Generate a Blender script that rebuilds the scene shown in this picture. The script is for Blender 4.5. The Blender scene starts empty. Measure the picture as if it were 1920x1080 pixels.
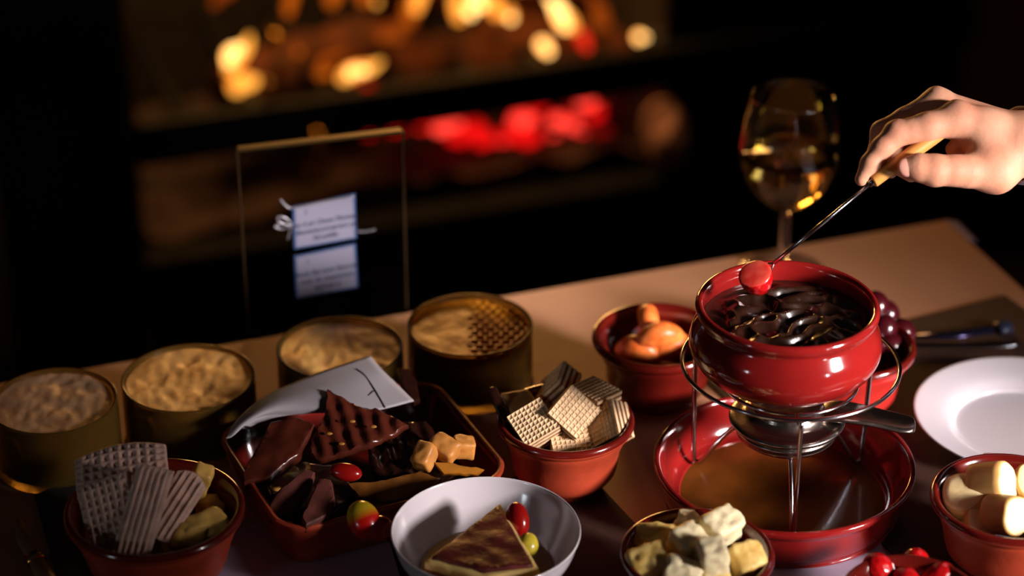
import bpy, bmesh, math, random
import numpy as np
from mathutils import Vector, Matrix, geometry, noise as mnoise

rng = random.Random(7)
C = bpy.context.scene.collection
SC = bpy.context.scene

# ------------------------------------------------------------------ camera
FPX = 4500.0; CAMH = 0.95; PITCH = math.radians(29.0)      # focal length in pixels of a 1920 px wide frame; table top is z = 0
fw = np.array([0, math.cos(PITCH), -math.sin(PITCH)]); upv = np.array([0, math.sin(PITCH), math.cos(PITCH)])
rt = np.array([1.0, 0, 0]); CP = np.array([0, 0, CAMH])
cam_d = bpy.data.cameras.new('camera'); cam = bpy.data.objects.new('camera', cam_d); C.objects.link(cam)
cam.location = CP; cam.rotation_euler = (math.pi/2 - PITCH, 0, 0)
cam_d.sensor_width = 36; cam_d.lens = FPX*36/1920; cam_d.clip_start = .02
cam_d.dof.use_dof = True; cam_d.dof.focus_distance = 1.63; cam_d.dof.aperture_fstop = 2.8
SC.camera = cam

def ray(x, y): return fw + rt*((x-960)/FPX) + upv*((540-y)/FPX)
def P(x, y, z): r = ray(x, y); return CP + r*((z-CAMH)/r[2])         # pixel -> point on the level z
def D(x, y, d): return CP + ray(x, y)*d                              # pixel -> point at a depth
def PL(x, y, o, n): r = ray(x, y); return CP + r*(np.dot(np.array(o)-CP, n)/np.dot(r, n))

# ------------------------------------------------------------------ world, lights, exposure
w = bpy.data.worlds.new('world'); SC.world = w; w.use_nodes = True
w.node_tree.nodes['Background'].inputs[0].default_value = (.55, .42, .40, 1)
w.node_tree.nodes['Background'].inputs[1].default_value = .014
SC.view_settings.view_transform = 'Standard'; SC.view_settings.look = 'None'
SC.view_settings.exposure = 0; SC.view_settings.gamma = 1; SC.view_settings.use_curve_mapping = False

def aim(o, tgt):
    o.rotation_euler = (Vector(tgt)-o.location).to_track_quat('-Z', 'Y').to_euler()
def area(name, loc, tgt, sx, sy, power, col, spread=180):
    l = bpy.data.lights.new(name, 'AREA'); l.shape = 'RECTANGLE'; l.size = sx; l.size_y = sy
    l.energy = power; l.color = col; l.spread = math.radians(spread)
    o = bpy.data.objects.new(name, l); C.objects.link(o); o.location = loc; aim(o, tgt); return o
area('window_light', (1.55, .55, .61), (.28, 1.40, .13), .34, .30, 1.75, (1.0, .86, .84), 18)
area('window_light', (1.89, -.25, .42), (.24, 1.70, .14), .34, .42, .16, (.80, .90, 1.0), 14)
area('window_light', (-1.60, -.05, .50), (.26, 1.74, .14), .30, .36, .035, (.86, .92, 1.0), 12)

# ------------------------------------------------------------------ materials
def lin(c):
    return tuple((v/255/12.92 if v/255 <= .04045 else ((v/255+.055)/1.055)**2.4) for v in c)
MATS = {}
def mat(name, col, rough=.5, metal=0, var=0, vscale=30, bump=0, bscale=80, coat=0, trans=0, ior=1.45, sss=0, spec=.5, emit=None, estr=0, col2=None, stretch=None, bdist=.002):
    if name in MATS: return MATS[name]
    m = bpy.data.materials.new(name); m.use_nodes = True; MATS[name] = m
    nt = m.node_tree; b = nt.nodes['Principled BSDF']; N = nt.nodes.new; L = nt.links.new
    c = (*lin(col), 1)
    b.inputs['Base Color'].default_value = c; b.inputs['Roughness'].default_value = rough
    b.inputs['Metallic'].default_value = metal; b.inputs['Coat Weight'].default_value = coat
    b.inputs['Coat Roughness'].default_value = .06
    b.inputs['Transmission Weight'].default_value = trans; b.inputs['IOR'].default_value = ior
    b.inputs['Specular IOR Level'].default_value = spec
    if sss:
        b.inputs['Subsurface Weight'].default_value = sss; b.inputs['Subsurface Radius'].default_value = (.006, .0025, .0015)
        b.inputs['Subsurface Scale'].default_value = 1
    if emit:
        b.inputs['Emission Color'].default_value = (*lin(emit), 1); b.inputs['Emission Strength'].default_value = estr
    tc = N('ShaderNodeTexCoord'); src = tc.outputs['Object']
    if stretch:
        mp = N('ShaderNodeMapping'); mp.inputs['Scale'].default_value = stretch; L(src, mp.inputs['Vector']); src = mp.outputs['Vector']
    if var or col2:
        n = N('ShaderNodeTexNoise'); n.inputs['Scale'].default_value = vscale; n.inputs['Detail'].default_value = 6; L(src, n.inputs['Vector'])
        r = N('ShaderNodeValToRGB'); L(n.outputs['Fac'], r.inputs['Fac'])
        r.color_ramp.elements[0].position = .35; r.color_ramp.elements[1].position = .65
        c2 = lin(col2) if col2 else tuple(min(1, v*(1-var)) for v in c[:3])
        r.color_ramp.elements[0].color = (*c2, 1); r.color_ramp.elements[1].color = c
        L(r.outputs['Color'], b.inputs['Base Color'])
    if bump:
        n = N('ShaderNodeTexNoise'); n.inputs['Scale'].default_value = bscale; n.inputs['Detail'].default_value = 5; L(src, n.inputs['Vector'])
        bp = N('ShaderNodeBump'); bp.inputs['Strength'].default_value = bump; bp.inputs['Distance'].default_value = bdist
        L(n.outputs['Fac'], bp.inputs['Height']); L(bp.outputs['Normal'], b.inputs['Normal'])
    return m

def flame_mat(name, c_core, c_edge, s):
    m = bpy.data.materials.new(name); m.use_nodes = True; nt = m.node_tree; nt.nodes.clear(); N = nt.nodes.new; L = nt.links.new
    o = N('ShaderNodeOutputMaterial'); e = N('ShaderNodeEmission'); tc = N('ShaderNodeTexCoord'); n = N('ShaderNodeTexNoise')
    r = N('ShaderNodeValToRGB'); n.inputs['Scale'].default_value = 18; n.inputs['Detail'].default_value = 2
    L(tc.outputs['Object'], n.inputs['Vector']); L(n.outputs['Fac'], r.inputs['Fac'])
    r.color_ramp.elements[0].position = .3; r.color_ramp.elements[1].position = .62
    r.color_ramp.elements[0].color = (*lin(c_edge), 1); r.color_ramp.elements[1].color = (*lin(c_core), 1)
    L(r.outputs['Color'], e.inputs['Color']); e.inputs['Strength'].default_value = s; L(e.outputs[0], o.inputs['Surface'])
    MATS[name] = m; return m

glaze = mat('oxblood_glaze', (134, 26, 24), .12, coat=.8, var=.45, vscale=14, bump=.05, bscale=40)
glaze_in = mat('dark_red_glaze', (96, 20, 14), .16, coat=.6, var=.3, vscale=25)
terra = mat('terracotta', (164, 62, 38), .38, var=.25, vscale=40, bump=.08, bscale=250, coat=.15)
saucer_floor = mat('brown_pooled_glaze', (120, 66, 22), .2, var=.55, vscale=26, coat=.5, bump=.1, bscale=60)
white_china = mat('white_china', (214, 210, 216), .16, coat=.4)
steel = mat('polished_steel', (190, 186, 190), .16, 1)
steel_b = mat('worn_steel', (150, 140, 132), .24, 1, bump=.1, bscale=180)
brass = mat('brass', (200, 150, 70), .25, 1)
kraft = mat('kraft_paper', (190, 140, 108), .62, var=.12, vscale=9, bump=.35, bscale=7, bdist=.006)
wood_dark = mat('dark_wood', (52, 32, 20), .45, var=.4, vscale=12, stretch=(1, 9, 9), bump=.1)
mat_dark = mat('dark_brown_placemat', (58, 34, 22), .7, var=.2, vscale=60, bump=.15, bscale=300)
black_iron = mat('black_iron', (8, 8, 9), .6, 0, spec=.25, bump=.15, bscale=300)
soot = mat('sooty_brick', (18, 12, 9), .9, var=.4, vscale=10, bump=.6, bscale=30, bdist=.01)
choc = mat('milk_chocolate', (82, 34, 22), .30, var=.4, vscale=50, bump=.25, bscale=90, coat=.3)
choc_dark = mat('dark_chocolate', (38, 16, 10), .22, var=.3, vscale=50, bump=.2, bscale=70, coat=.5)
paper = mat('white_paper', (164, 148, 170), .7, bump=.1, bscale=60)
wafer_m = mat('wafer', (226, 192, 148), .75, var=.25, vscale=120, bump=.3, bscale=500)
cream_m = mat('cocoa_cream', (120, 78, 52), .6, var=.3, vscale=200, bump=.4, bscale=400)
skin = mat('skin', (214, 160, 128), .58, var=.10, vscale=45, bump=.22, bscale=420, sss=.18, bdist=.0008, col2=(200, 138, 108), spec=.35)
nail_m = mat('nail', (206, 150, 132), .22, coat=.3, sss=.2)

# ------------------------------------------------------------------ mesh helpers
def link(name, me, m, parent=None):
    o = bpy.data.objects.new(name, me); C.objects.link(o)
    for mm in (m if isinstance(m, (list, tuple)) else [m]): me.materials.append(mm)
    if parent is not None: o.parent = parent
    return o
def mesh(name, v, f, m, parent=None, smooth=True, mi=None):
    me = bpy.data.meshes.new(name); me.from_pydata([tuple(map(float, q)) for q in v], [], f); me.update()
    o = link(name, me, m, parent)
    if smooth: me.polygons.foreach_set('use_smooth', [True]*len(me.polygons))
    if mi is not None: me.polygons.foreach_set('material_index', mi)
    return o
def tag(o, label, cat, group=None):
    o['label'] = label; o['category'] = cat
    if group: o['group'] = group
    return o
def thing(name, label, cat, loc=(0, 0, 0), rotz=0, group=None):
    o = bpy.data.objects.new(name, None); C.objects.link(o); o.location = tuple(map(float, loc)); o.rotation_euler = (0, 0, rotz)
    o.empty_display_size = .02
    return tag(o, label, cat, group)
def struct(o): o['kind'] = 'structure'; return o

def lathe(prof, n=64):
    """closed-at-axis lathe; profile (r,z) list; returns verts, faces, ring index of each face"""
    v = []; f = []; ri = []; rows = []
    for r, z in prof:
        if r < 1e-6: rows.append([len(v)]); v.append((0, 0, z))
        else:
            rows.append(list(range(len(v), len(v)+n)))
            v += [(r*math.cos(2*math.pi*k/n), r*math.sin(2*math.pi*k/n), z) for k in range(n)]
    for i in range(len(rows)-1):
        a, b = rows[i], rows[i+1]
        for k in range(n):
            k2 = (k+1) % n
            if len(a) == 1 and len(b) == 1: continue
            if len(a) == 1: f.append((a[0], b[k2], b[k]))
            elif len(b) == 1: f.append((a[k], a[k2], b[0]))
            else: f.append((a[k], a[k2], b[k2], b[k]))
            ri.append(i)
    return v, f, ri
def smooth_prof(pts, sub=4):
    """Catmull-Rom through profile points"""
    out = []; n = len(pts)
    for i in range(n-1):
        p0 = pts[max(i-1, 0)]; p1 = pts[i]; p2 = pts[i+1]; p3 = pts[min(i+2, n-1)]
        for s in range(sub):
            t = s/sub
            q = [.5*((2*p1[k])+(-p0[k]+p2[k])*t+(2*p0[k]-5*p1[k]+4*p2[k]-p3[k])*t*t+(-p0[k]+3*p1[k]-3*p2[k]+p3[k])*t**3) for k in (0, 1)]
            out.append((max(q[0], 0), q[1]))
    out.append(pts[-1]); return out
def spline(pts, sub=8, closed=False):
    pts = [np.array(p, float) for p in pts]; n = len(pts); out = []
    for i in range(n if closed else n-1):
        g = (lambda j: pts[j % n]) if closed else (lambda j: pts[min(max(j, 0), n-1)])
        p0, p1, p2, p3 = g(i-1), g(i), g(i+1), g(i+2)
        for s in range(sub):
            t = s/sub; out.append(.5*(2*p1+(-p0+p2)*t+(2*p0-5*p1+4*p2-p3)*t*t+(-p0+3*p1-3*p2+p3)*t**3))
    if not closed: out.append(pts[-1])
    return out
def tube(pts, r, n=10, closed=False, flat=1.0, upref=(0, 0, 1)):
    pts = [np.array(p, float) for p in pts]; m = len(pts); v = []; f = []
    rs = r if isinstance(r, (list, tuple, np.ndarray)) else [r]*m
    for i, p in enumerate(pts):
        a = pts[(i+1) % m] if (closed or i < m-1) else p; b = pts[i-1] if (closed or i > 0) else p
        t = a-b; t = t/(np.linalg.norm(t)+1e-12); u = np.array(upref, float)
        if abs(t@u) > .95: u = np.array([1.0, 0, 0])
        s = np.cross(t, u); s /= np.linalg.norm(s); q = np.cross(s, t)
        for k in range(n):
            an = 2*math.pi*k/n; v.append(p+rs[i]*(math.cos(an)*s+math.sin(an)*q*flat))
    for i in range(m if closed else m-1):
        for k in range(n):
            k2 = (k+1) % n; j = (i+1) % m; f.append((i*n+k, i*n+k2, j*n+k2, j*n+k))
    if not closed: f.append(tuple(range(n-1, -1, -1))); f.append(tuple(range((m-1)*n, m*n)))
    return v, f
def join(*parts):
    v = []; f = []
    for pv, pf in parts:
        o = len(v); v += list(pv); f += [tuple(i+o for i in q) for q in pf]
    return v, f
def box(x0, x1, y0, y1, z0, z1):
    v = [(x, y, z) for x in (x0, x1) for y in (y0, y1) for z in (z0, z1)]
    return v, [(0, 1, 3, 2), (4, 6, 7, 5), (0, 4, 5, 1), (2, 3, 7, 6), (0, 2, 6, 4), (1, 5, 7, 3)]
def bevel_obj(o, w=.002, seg=2):
    md = o.modifiers.new('bevel', 'BEVEL'); md.width = w; md.segments = seg; md.limit_method = 'ANGLE'; return o
def basis(nrm, ang=0, ref=(1, 0, 0)):
    n = np.array(nrm, float); n /= np.linalg.norm(n); x = np.array(ref, float); x = x-n*(x@n); x /= np.linalg.norm(x); y = np.cross(n, x)
    c, s = math.cos(ang), math.sin(ang); return c*x+s*y, -s*x+c*y, n
def place(o, loc, nrm=(0, 0, 1), ang=0, ref=(1, 0, 0)):
    x, y, n = basis(nrm, ang, ref)
    M = Matrix(((x[0], y[0], n[0], loc[0]), (x[1], y[1], n[1], loc[1]), (x[2], y[2], n[2], loc[2]), (0, 0, 0, 1)))
    o.matrix_world = M; return o
def nz(p, s, seed=0): return mnoise.noise(Vector((p[0]*s+seed*7.3, p[1]*s-seed*3.1, p[2]*s+seed*1.7)))
def ico(sub=3):
    bm = bmesh.new(); bmesh.ops.create_icosphere(bm, subdivisions=sub, radius=1)
    v = [tuple(q.co) for q in bm.verts]; f = [tuple(q.index for q in p.verts) for p in bm.faces]; bm.free(); return v, f
ICO3 = ico(3); ICO4 = ico(4)
def rbox(hx, hy, hz, e=.25, amp=0, ns=60, seed=0, sub=4):
    """rounded, slightly irregular block from a sphere pushed to a superellipsoid"""
    V, F = ICO4 if sub == 4 else ICO3; out = []
    for p in V:
        q = [math.copysign(abs(c)**e, c) for c in p]; m = max(abs(c) for c in q); l = (sum(abs(c)**(2/e) for c in p))**(e/2)
        k = 1/((sum(abs(c)**(2/e) for c in p))**(e/2)); q = [p[i]*k for i in range(3)]
        q = np.array([q[0]*hx, q[1]*hy, q[2]*hz])
        if amp: q = q*(1+amp*nz(q, ns, seed))
        out.append(q)
    return out, F
def rbox_s(h, pw=6, amp=0, ns=60, seed=0):
    V, F = ICO4; out = []
    for p in V:
        k = 1/(sum(abs(c)**pw for c in p))**(1/pw); q = np.array([p[i]*k*h[i] for i in range(3)])
        if amp: q = q+np.array([nz(q, ns, seed), nz(q, ns, seed+1), nz(q, ns, seed+2)])*amp
        out.append(q)
    return out, F
def slab(poly, nrm, th, ripple=None, step=.0022):
    """irregular plate: outline of 3D points, finely meshed top with relief, chamfered edge, flat underside"""
    n = np.array(nrm, float); n /= np.linalg.norm(n); pts = [np.array(p, float) for p in poly]; c = sum(pts)/len(pts); k = len(pts)
    x, y, _ = basis(n); h = [float((p-c)@n) for p in pts]
    def flat2(p): return Vector((float((p-c)@x), float((p-c)@y)))
    inner = [c+(p-c)*(1-.0012/max(np.linalg.norm(p-c), .004)) for p in pts]; i2 = [flat2(p) for p in inner]
    xs = [q[0] for q in i2]; ys = [q[1] for q in i2]
    def inside(u, w_):
        r = False
        for i in range(k):
            a, b = i2[i], i2[i-1]
            if (a[1] > w_) != (b[1] > w_) and u < (b[0]-a[0])*(w_-a[1])/(b[1]-a[1])+a[0]: r = not r
        return r and min((Vector((u, w_))-q).length for q in i2) > step*.7
    g = []
    u = min(xs)
    while u < max(xs):
        w_ = min(ys)
        while w_ < max(ys):
            if inside(u, w_): g.append(Vector((u, w_)))
            w_ += step
        u += step
    co, _, fa, *_r = geometry.delaunay_2d_cdt(i2+g, [], [list(range(k))], 1, 1e-7)
    A = np.array([[q[0], q[1], 1] for q in i2]); hh, *_ = np.linalg.lstsq(A, np.array([float((p-c)@n) for p in inner]), rcond=None)
    v = []; f = [tuple(q) for q in fa]
    for i, q in enumerate(co):
        p = c+x*q[0]+y*q[1]+n*(hh[0]*q[0]+hh[1]*q[1]+hh[2])
        if ripple: p = p+n*ripple(p)
        v.append(p)
    def near(q):
        return min(range(len(co)), key=lambda j: (co[j]-q).length_squared)
    top = [near(q) for q in i2]; o = len(v)
    flatp = [c+x*flat2(p)[0]+y*flat2(p)[1] for p in pts]
    v += [q-n*.0012 for q in flatp]+[q-n*(th-.001) for q in flatp]+[c+(q-c)*.96-n*th for q in flatp]
    for i in range(k):
        j = (i+1) % k
        if top[i] != top[j]: f.append((top[i], o+i, o+j, top[j]))
        f.append((o+i, o+k+i, o+k+j, o+j)); f.append((o+k+i, o+2*k+i, o+2*k+j, o+k+j))
    f.append(tuple(range(o+3*k-1, o+2*k-1, -1)))
    return v, f
def dense(poly, step=.004, jit=.0006, seed=1):
    r = random.Random(seed); out = []; n = len(poly)
    for i in range(n):
        a = np.array(poly[i], float); b = np.array(poly[(i+1) % n], float); m = max(1, int(np.linalg.norm(b-a)/step))
        for s in range(m):
            q = a+(b-a)*s/m
            if s: q = q+np.array([r.uniform(-jit, jit) for _ in range(3)])
            out.append(q)
    return out
def surface_nets(fn, lo, hi, h):
    lo = np.array(lo, float); n = np.ceil((np.array(hi)-lo)/h).astype(int)+1
    ax = [lo[i]+h*np.arange(n[i]) for i in range(3)]
    G = np.empty(n, np.float32)
    for i in range(n[0]):
        Y, Z = np.meshgrid(ax[1], ax[2], indexing='ij'); p = np.stack([np.full(Y.size, ax[0][i]), Y.ravel(), Z.ravel()], 1)
        G[i] = fn(p).reshape(n[1], n[2])
    S = G < 0
    cells = np.zeros(n-1, int); acc = np.zeros((*(n-1), 3)); cnt = np.zeros(n-1)
    cor = [(a, b, c) for a in (0, 1) for b in (0, 1) for c in (0, 1)]
    def sl(o): return tuple(slice(o[i], n[i]-1+o[i]) for i in range(3))
    for a in cor:
        for k in range(3):
            if a[k] == 0:
                b = list(a); b[k] = 1
                ga, gb = G[sl(a)], G[sl(b)]; m = (ga < 0) != (gb < 0)
                t = np.where(m, ga/np.where(m, ga-gb, 1), 0)
                for j in range(3): acc[..., j] += np.where(m, a[j]+(t if j == k else 0), 0)
                cnt += m
    act = cnt > 0; ids = -np.ones(n-1, int); ids[act] = np.arange(act.sum())
    I = np.argwhere(act); V = lo+h*(I+acc[act]/cnt[act][:, None]); Fc = []
    for k in range(3):
        i, j = (k+1) % 3, (k+2) % 3
        a = [slice(None)]*3; b = [slice(None)]*3; a[k] = slice(0, -1); b[k] = slice(1, None)
        for d in (i, j): a[d] = slice(1, -1); b[d] = slice(1, -1)
        A, B = S[tuple(a)], S[tuple(b)]; E = np.argwhere(A != B)
        off = np.zeros(3, int); off[i] = 1; off[j] = 1; E = E+off
        def idx(di, dj): q = E.copy(); q[:, i] -= di; q[:, j] -= dj; return ids[q[:, 0], q[:, 1], q[:, 2]]
        q = np.stack([idx(1, 1), idx(0, 1), idx(0, 0), idx(1, 0)], 1); fl = ~S[tuple(E.T)]; q[fl] = q[fl][:, ::-1]; Fc.append(q)
    Fc = np.concatenate(Fc); return V, [tuple(map(int, q)) for q in Fc]
def cone(p, a, ra, b, rb):
    a = np.array(a, float); b = np.array(b, float); ba = b-a; t = np.clip(((p-a)@ba)/(ba@ba), 0, 1)
    return np.linalg.norm(p-a-t[:, None]*ba, axis=1)-(ra+t*(rb-ra))
def smin(a, b, k): h = np.maximum(k-np.abs(a-b), 0)/k; return np.minimum(a, b)-h*h*k*.25
def smax(a, b, k): return -smin(-a, -b, k)

# ------------------------------------------------------------------ the room
FLOOR = -.75
TH = math.radians(19.6); e1 = np.array([math.cos(TH), math.sin(TH), 0]); e2 = np.array([-math.sin(TH), math.cos(TH), 0])
FO = np.array([-.025, 2.954, 0.0])                                  # a point on the front of the fire bar
def FP(a, b, z): return FO+e1*a+e2*b+np.array([0, 0, z])
def fpix(x, y, b): q = PL(x, y, FO+e2*b, e2); d = q-FO; return float(d@e1), float(q[2])   # pixel -> (a,z) in fireplace plane at depth b
def fobj(name, vf, m, parent=None, smooth=False):
    v, f = vf; o = mesh(name, v, f, m, parent, smooth)
    if parent is None: o.location = FO; o.rotation_euler = (0, 0, TH)
    return o
struct(mesh('floor', [(-3, -1.5, FLOOR), (3, -1.5, FLOOR), (3, 5, FLOOR), (-3, 5, FLOOR)], [(0, 1, 2, 3)], mat('dark_floor', (38, 24, 18), .5, var=.4, vscale=3, stretch=(1, 8, 1))))
aL0, _ = fpix(8, 300, -.06); aL1, _ = fpix(272, 300, -.06); aR, _ = fpix(1795, 200, .0)
tan_wall = mat('tan_wall', (104, 70, 34), .9, var=.15, vscale=4, bump=.2, bscale=60)
brown_wall = mat('brown_wall', (150, 92, 70), .9, var=.15, vscale=4, bump=.2, bscale=60)
TOP = .62; aO0 = aL1+.02; aO1, _ = fpix(1235, 60, .02)              # fire opening
struct(fobj('wall_left', box(-2.6, aL0, .0, .15, FLOOR, 1.7), tan_wall))
struct(fobj('wall_right', box(aR, 2.6, .0, .15, FLOOR, 1.7), brown_wall))
struct(fobj('wall_back', box(aL0, aR, .62, .75, FLOOR, 1.7), brown_wall))
_, zb = fpix(30, 668, .0)
struct(fobj('baseboard_left', box(-2.6, aL0, -.02, .0, FLOOR, zb), wood_dark))
struct(fobj('baseboard_right', box(aR, 2.6, -.02, .0, FLOOR, FLOOR+.12), wood_dark))

fpl = thing('fireplace', 'black iron fireplace with fluted column, fire bar and open firebox', 'fireplace', FO, TH)
fobj('surround_panel', box(aO1, aR, .0, .06, FLOOR, 1.5), black_iron, fpl)
fobj('surround_panel', box(aL1-.01, aO1, .0, .06, TOP, 1.5), black_iron, fpl)
fobj('hearth_panel', box(aL1-.01, aO1, .0, .04, FLOOR, -.56), black_iron, fpl)
fobj('firebox_back', box(aL0, aR, .50, .54, FLOOR, TOP+.2), soot, fpl)
fobj('firebox_side', box(aL1-.06, aL1-.01, .0, .5, FLOOR, TOP+.2), soot, fpl)
fobj('firebox_side', box(aO1, aO1+.04, .06, .5, FLOOR, TOP+.2), soot, fpl)
fobj('firebox_top', box(aL1-.01, aO1, .06, .5, TOP+.1, TOP+.14), soot, fpl)
fobj('firebox_floor', box(aL1-.01, aO1, .04, .5, -.60, -.565), soot, fpl)
bevel_obj(fobj('fire_bar', box(aL1, aR, -.03, -.012, -.408, -.345), black_iron, fpl), .004)
fobj('grate_rail', join(*[box(aO0+.05+i*.1, aO0+.065+i*.1, .03, .42, -.40, -.385) for i in range(int((aO1-aO0)/.1))]), black_iron, fpl)
col = fobj('fluted_column', box(aL0, aL1, -.02, .10, FLOOR, 1.5), black_iron, fpl)
edges = [8, 34, 74, 108, 132, 160, 192, 216, 252, 272]
for i, (xa, xb) in enumerate(zip(edges, edges[1:])):
    a0, _ = fpix(xa, 300, -.06); a1, _ = fpix(xb, 300, -.06); r = (a1-a0)/2*.86
    v, f = tube([((a0+a1)/2, -.02, FLOOR), ((a0+a1)/2, -.02, 1.5)], r, 16, upref=(0, 1, 0))
    o = mesh('flute', v, f, black_iron if i not in (8,) else mat('bronzed_iron', (60, 40, 28), .4, .6), col)
# upright brass rods on short stays before the fire
for (x0, y0, x1, y1, rr) in ((520, 66, 521, 182, .0055), (598, 250, 594, 345, .0055)):
    a0, z0 = fpix(x0, y0, -.05); a1, z1 = fpix(x1, y1, -.05)
    v, f = join(tube([(a0, -.05, z0), (a1, -.05, z1)], rr, 12), tube([(a0, -.05, z0-.005), (a0, .0, z0-.005)], rr*.7, 8), tube([(a1, -.05, z1+.005), (a1, .0, z1+.005)], rr*.7, 8))
    fobj('brass_rod', (v, f), brass, fpl, True)

# logs, flames, embers ------------------------------------------------
log_m = mat('charred_log', (96, 48, 20), .9, var=.7, vscale=25, bump=.8, bscale=40, bdist=.01, stretch=(1, 1, 1))
def log(x0, y0, x1, y1, b0, b1, r, label, m=log_m):
    a0, z0 = fpix(x0, y0, b0); a1, z1 = fpix(x1, y1, b1)
    A = np.array(FP(a0, b0, z0)); B = np.array(FP(a1, b1, z1)); n = 14
    pts = [A+(B-A)*i/n for i in range(n+1)]; v, f = tube(pts, [r*(1+.12*nz(p, 14, 3)) for p in pts], 20)
    v = [np.array(q)+np.array([nz(q, 30, 1), nz(q, 30, 2), nz(q, 30, 5)])*.008 for q in v]
    c = (A+B)/2; o = mesh('firewood_log', [q-c for q in v], f, m, None, True); o.location = c
    return tag(o, label, 'log', 'logs burning on the grate')
log(430, 175, 760, 60, .16, .30, .045, 'charred log lying at the back of the grate beside the tall flame')
log(720, 150, 1010, 95, .14, .20, .05, 'glowing brown split log behind the middle of the fire bar')
log(900, 60, 1180, 110, .22, .14, .04, 'half burnt log sloping down toward the lone flame')
log(700, -60, 1100, -20, .30, .26, .05, 'charred log lying on top of the burning pile')
ash_log = mat('ash_grey_log', (170, 128, 124), .95, var=.4, vscale=30, bump=.5, bscale=50)
a0, z0 = fpix(1232, 235, .0)
v, f = ICO4; vv = [np.array([p[0]*.032, p[1]*.05, p[2]*.045])*(1+.15*nz(p, 1.6, 4)) for p in v]
o = mesh('log_end', vv, f, ash_log); o.location = FP(a0, -.03, z0); tag(o, 'pale pinkish rounded log end beside the red embers under the fire bar', 'log')

F_white = flame_mat('flame_white_hot', (255, 214, 130), (255, 140, 36), 4.0)
F_yel = flame_mat('flame_yellow', (255, 178, 70), (236, 104, 16), 2.1)
F_org = flame_mat('flame_orange', (236, 120, 22), (190, 66, 8), .8)
F_dim = flame_mat('dull_flame_and_log_glow', (170, 74, 14), (110, 38, 6), 1.0)
F_red = flame_mat('flame_red', (255, 60, 30), (200, 20, 10), 1.5)
def flame(x0, y0, x1, y1, wpx, m, b, label, bend=.15):
    """flame body from its root pixel to its tip pixel, round in section, pointed at the tip"""
    a0, z0 = fpix(x0, y0, b); a1, z1 = fpix(x1, y1, b); L = math.hypot(a1-a0, z1-z0); r = wpx/FPX*3.3/2
    d = np.array([a1-a0, 0, z1-z0]); s = np.array([d[2], 0, -d[0]]); n = 14; pts = []; rs = []
    for i in range(n+1):
        t = i/n; pts.append(d*t+s*bend*math.sin(math.pi*t)*.6+np.array([0, .01*math.sin(5*t), 0]))
        rs.append(max(r*(math.sin(math.pi*min(1, (t*.9+.06))**.62))**.8, .0008))
    v, f = tube(pts, rs, 12, upref=(0, 1, 0)); o = mesh('flame', v, f, m, None, True); o.location = FP(a0, b, z0); o.rotation_euler = (0, 0, TH)
    return tag(o, label, 'flame', 'flames in the firebox')
fl = 'orange and yellow flame or firelit glow among the logs above the fire bar'
flame(430, 135, 465, 60, 30, F_yel, .12, 'tall forked flame with white hot core beside the fluted column')
flame(428, 118, 446, 78, 24, F_white, .10, 'white hot core inside the tall flame beside the fluted column')
flame(440, 168, 480, 140, 36, F_yel, .12, 'low broad yellow flame at the foot of the tall flame')
flame(480, 176, 420, 140, 34, F_org, .16, fl)
flame(640, 148, 712, 108, 28, F_yel, .08, 'slanting leaf shaped yellow flame just above the fire bar')
flame(655, 140, 685, 124, 16, F_white, .07, 'white hot core of the slanting leaf shaped flame')
flame(600, 122, 640, 92, 10, F_org, .10, fl); flame(600, 142, 618, 132, 20, F_org, .10, fl)
for (x0, y0, x1, y1, wd, m_) in ((770, 40, 765, -10, 30, F_org), (780, 20, 790, -30, 26, F_yel), (745, 60, 770, 30, 26, F_dim), (862, 40, 845, -30, 26, F_yel),
                                 (905, 14, 870, -40, 34, F_white), (935, 30, 900, -20, 30, F_yel), (960, 36, 950, 20, 24, F_yel), (884, 28, 880, 14, 20, F_white),
                                 (1062, 55, 1020, -10, 26, F_white), (1080, 75, 1045, 10, 24, F_yel), (1103, 92, 1075, 55, 22, F_red), (1030, 100, 1003, 76, 22, F_white),
                                 (1135, 80, 1100, -20, 34, F_dim), (1028, 60, 1018, 44, 20, F_org),
                                 (400, 10, 440, -30, 18, F_dim), (540, 30, 548, -40, 20, F_org), (620, 10, 640, -60, 30, F_org),
                                 (760, 135, 850, 90, 44, F_dim), (860, 125, 940, 80, 50, F_dim), (930, 118, 1000, 95, 40, F_dim), (720, 60, 780, 90, 40, F_dim),  # wide dull ones are firelight on the logs, built as glowing shapes
                                 (680, 5, 700, -60, 30, F_org), (980, -20, 960, -150, 60, F_yel), (840, -40, 850, -220, 80, F_yel), (720, -50, 700, -200, 70, F_org), (1060, -30, 1090, -130, 50, F_org), (800, -200, 820, -520, 90, F_yel), (930, -140, 900, -430, 80, F_yel), (640, -60, 660, -300, 70, F_org)):
    flame(x0, y0, x1, y1, wd, m_, .10+.12*rng.random(), fl)
flame(1198, 76, 1208, 64, 13, F_white, .05, 'lone small bright flame apart from the others by the black panel', 0)
for (x, y, m_) in ((560, 97, F_org), (706, 4, F_yel), (958, 34, F_white), (880, 24, F_white), (1212, 78, F_org)):
    a, z = fpix(x, y, .09); v, f = ICO3; o = mesh('spark', [np.array(p)*.0045 for p in v], f, m_); o.location = FP(a, .09, z)
    tag(o, 'small round spark hanging above the logs', 'spark', 'sparks over the fire')
def coal_mat(name, c, s, c2):
    m = flame_mat(name, c, c2, s); return m
E_hot = coal_mat('ember_hot', (255, 64, 50), 2.1, (225, 14, 14)); E_mid = coal_mat('ember_mid', (236, 16, 14), 1.35, (120, 6, 6)); E_low = coal_mat('ember_low', (170, 14, 12), .6, (30, 6, 6))
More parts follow.
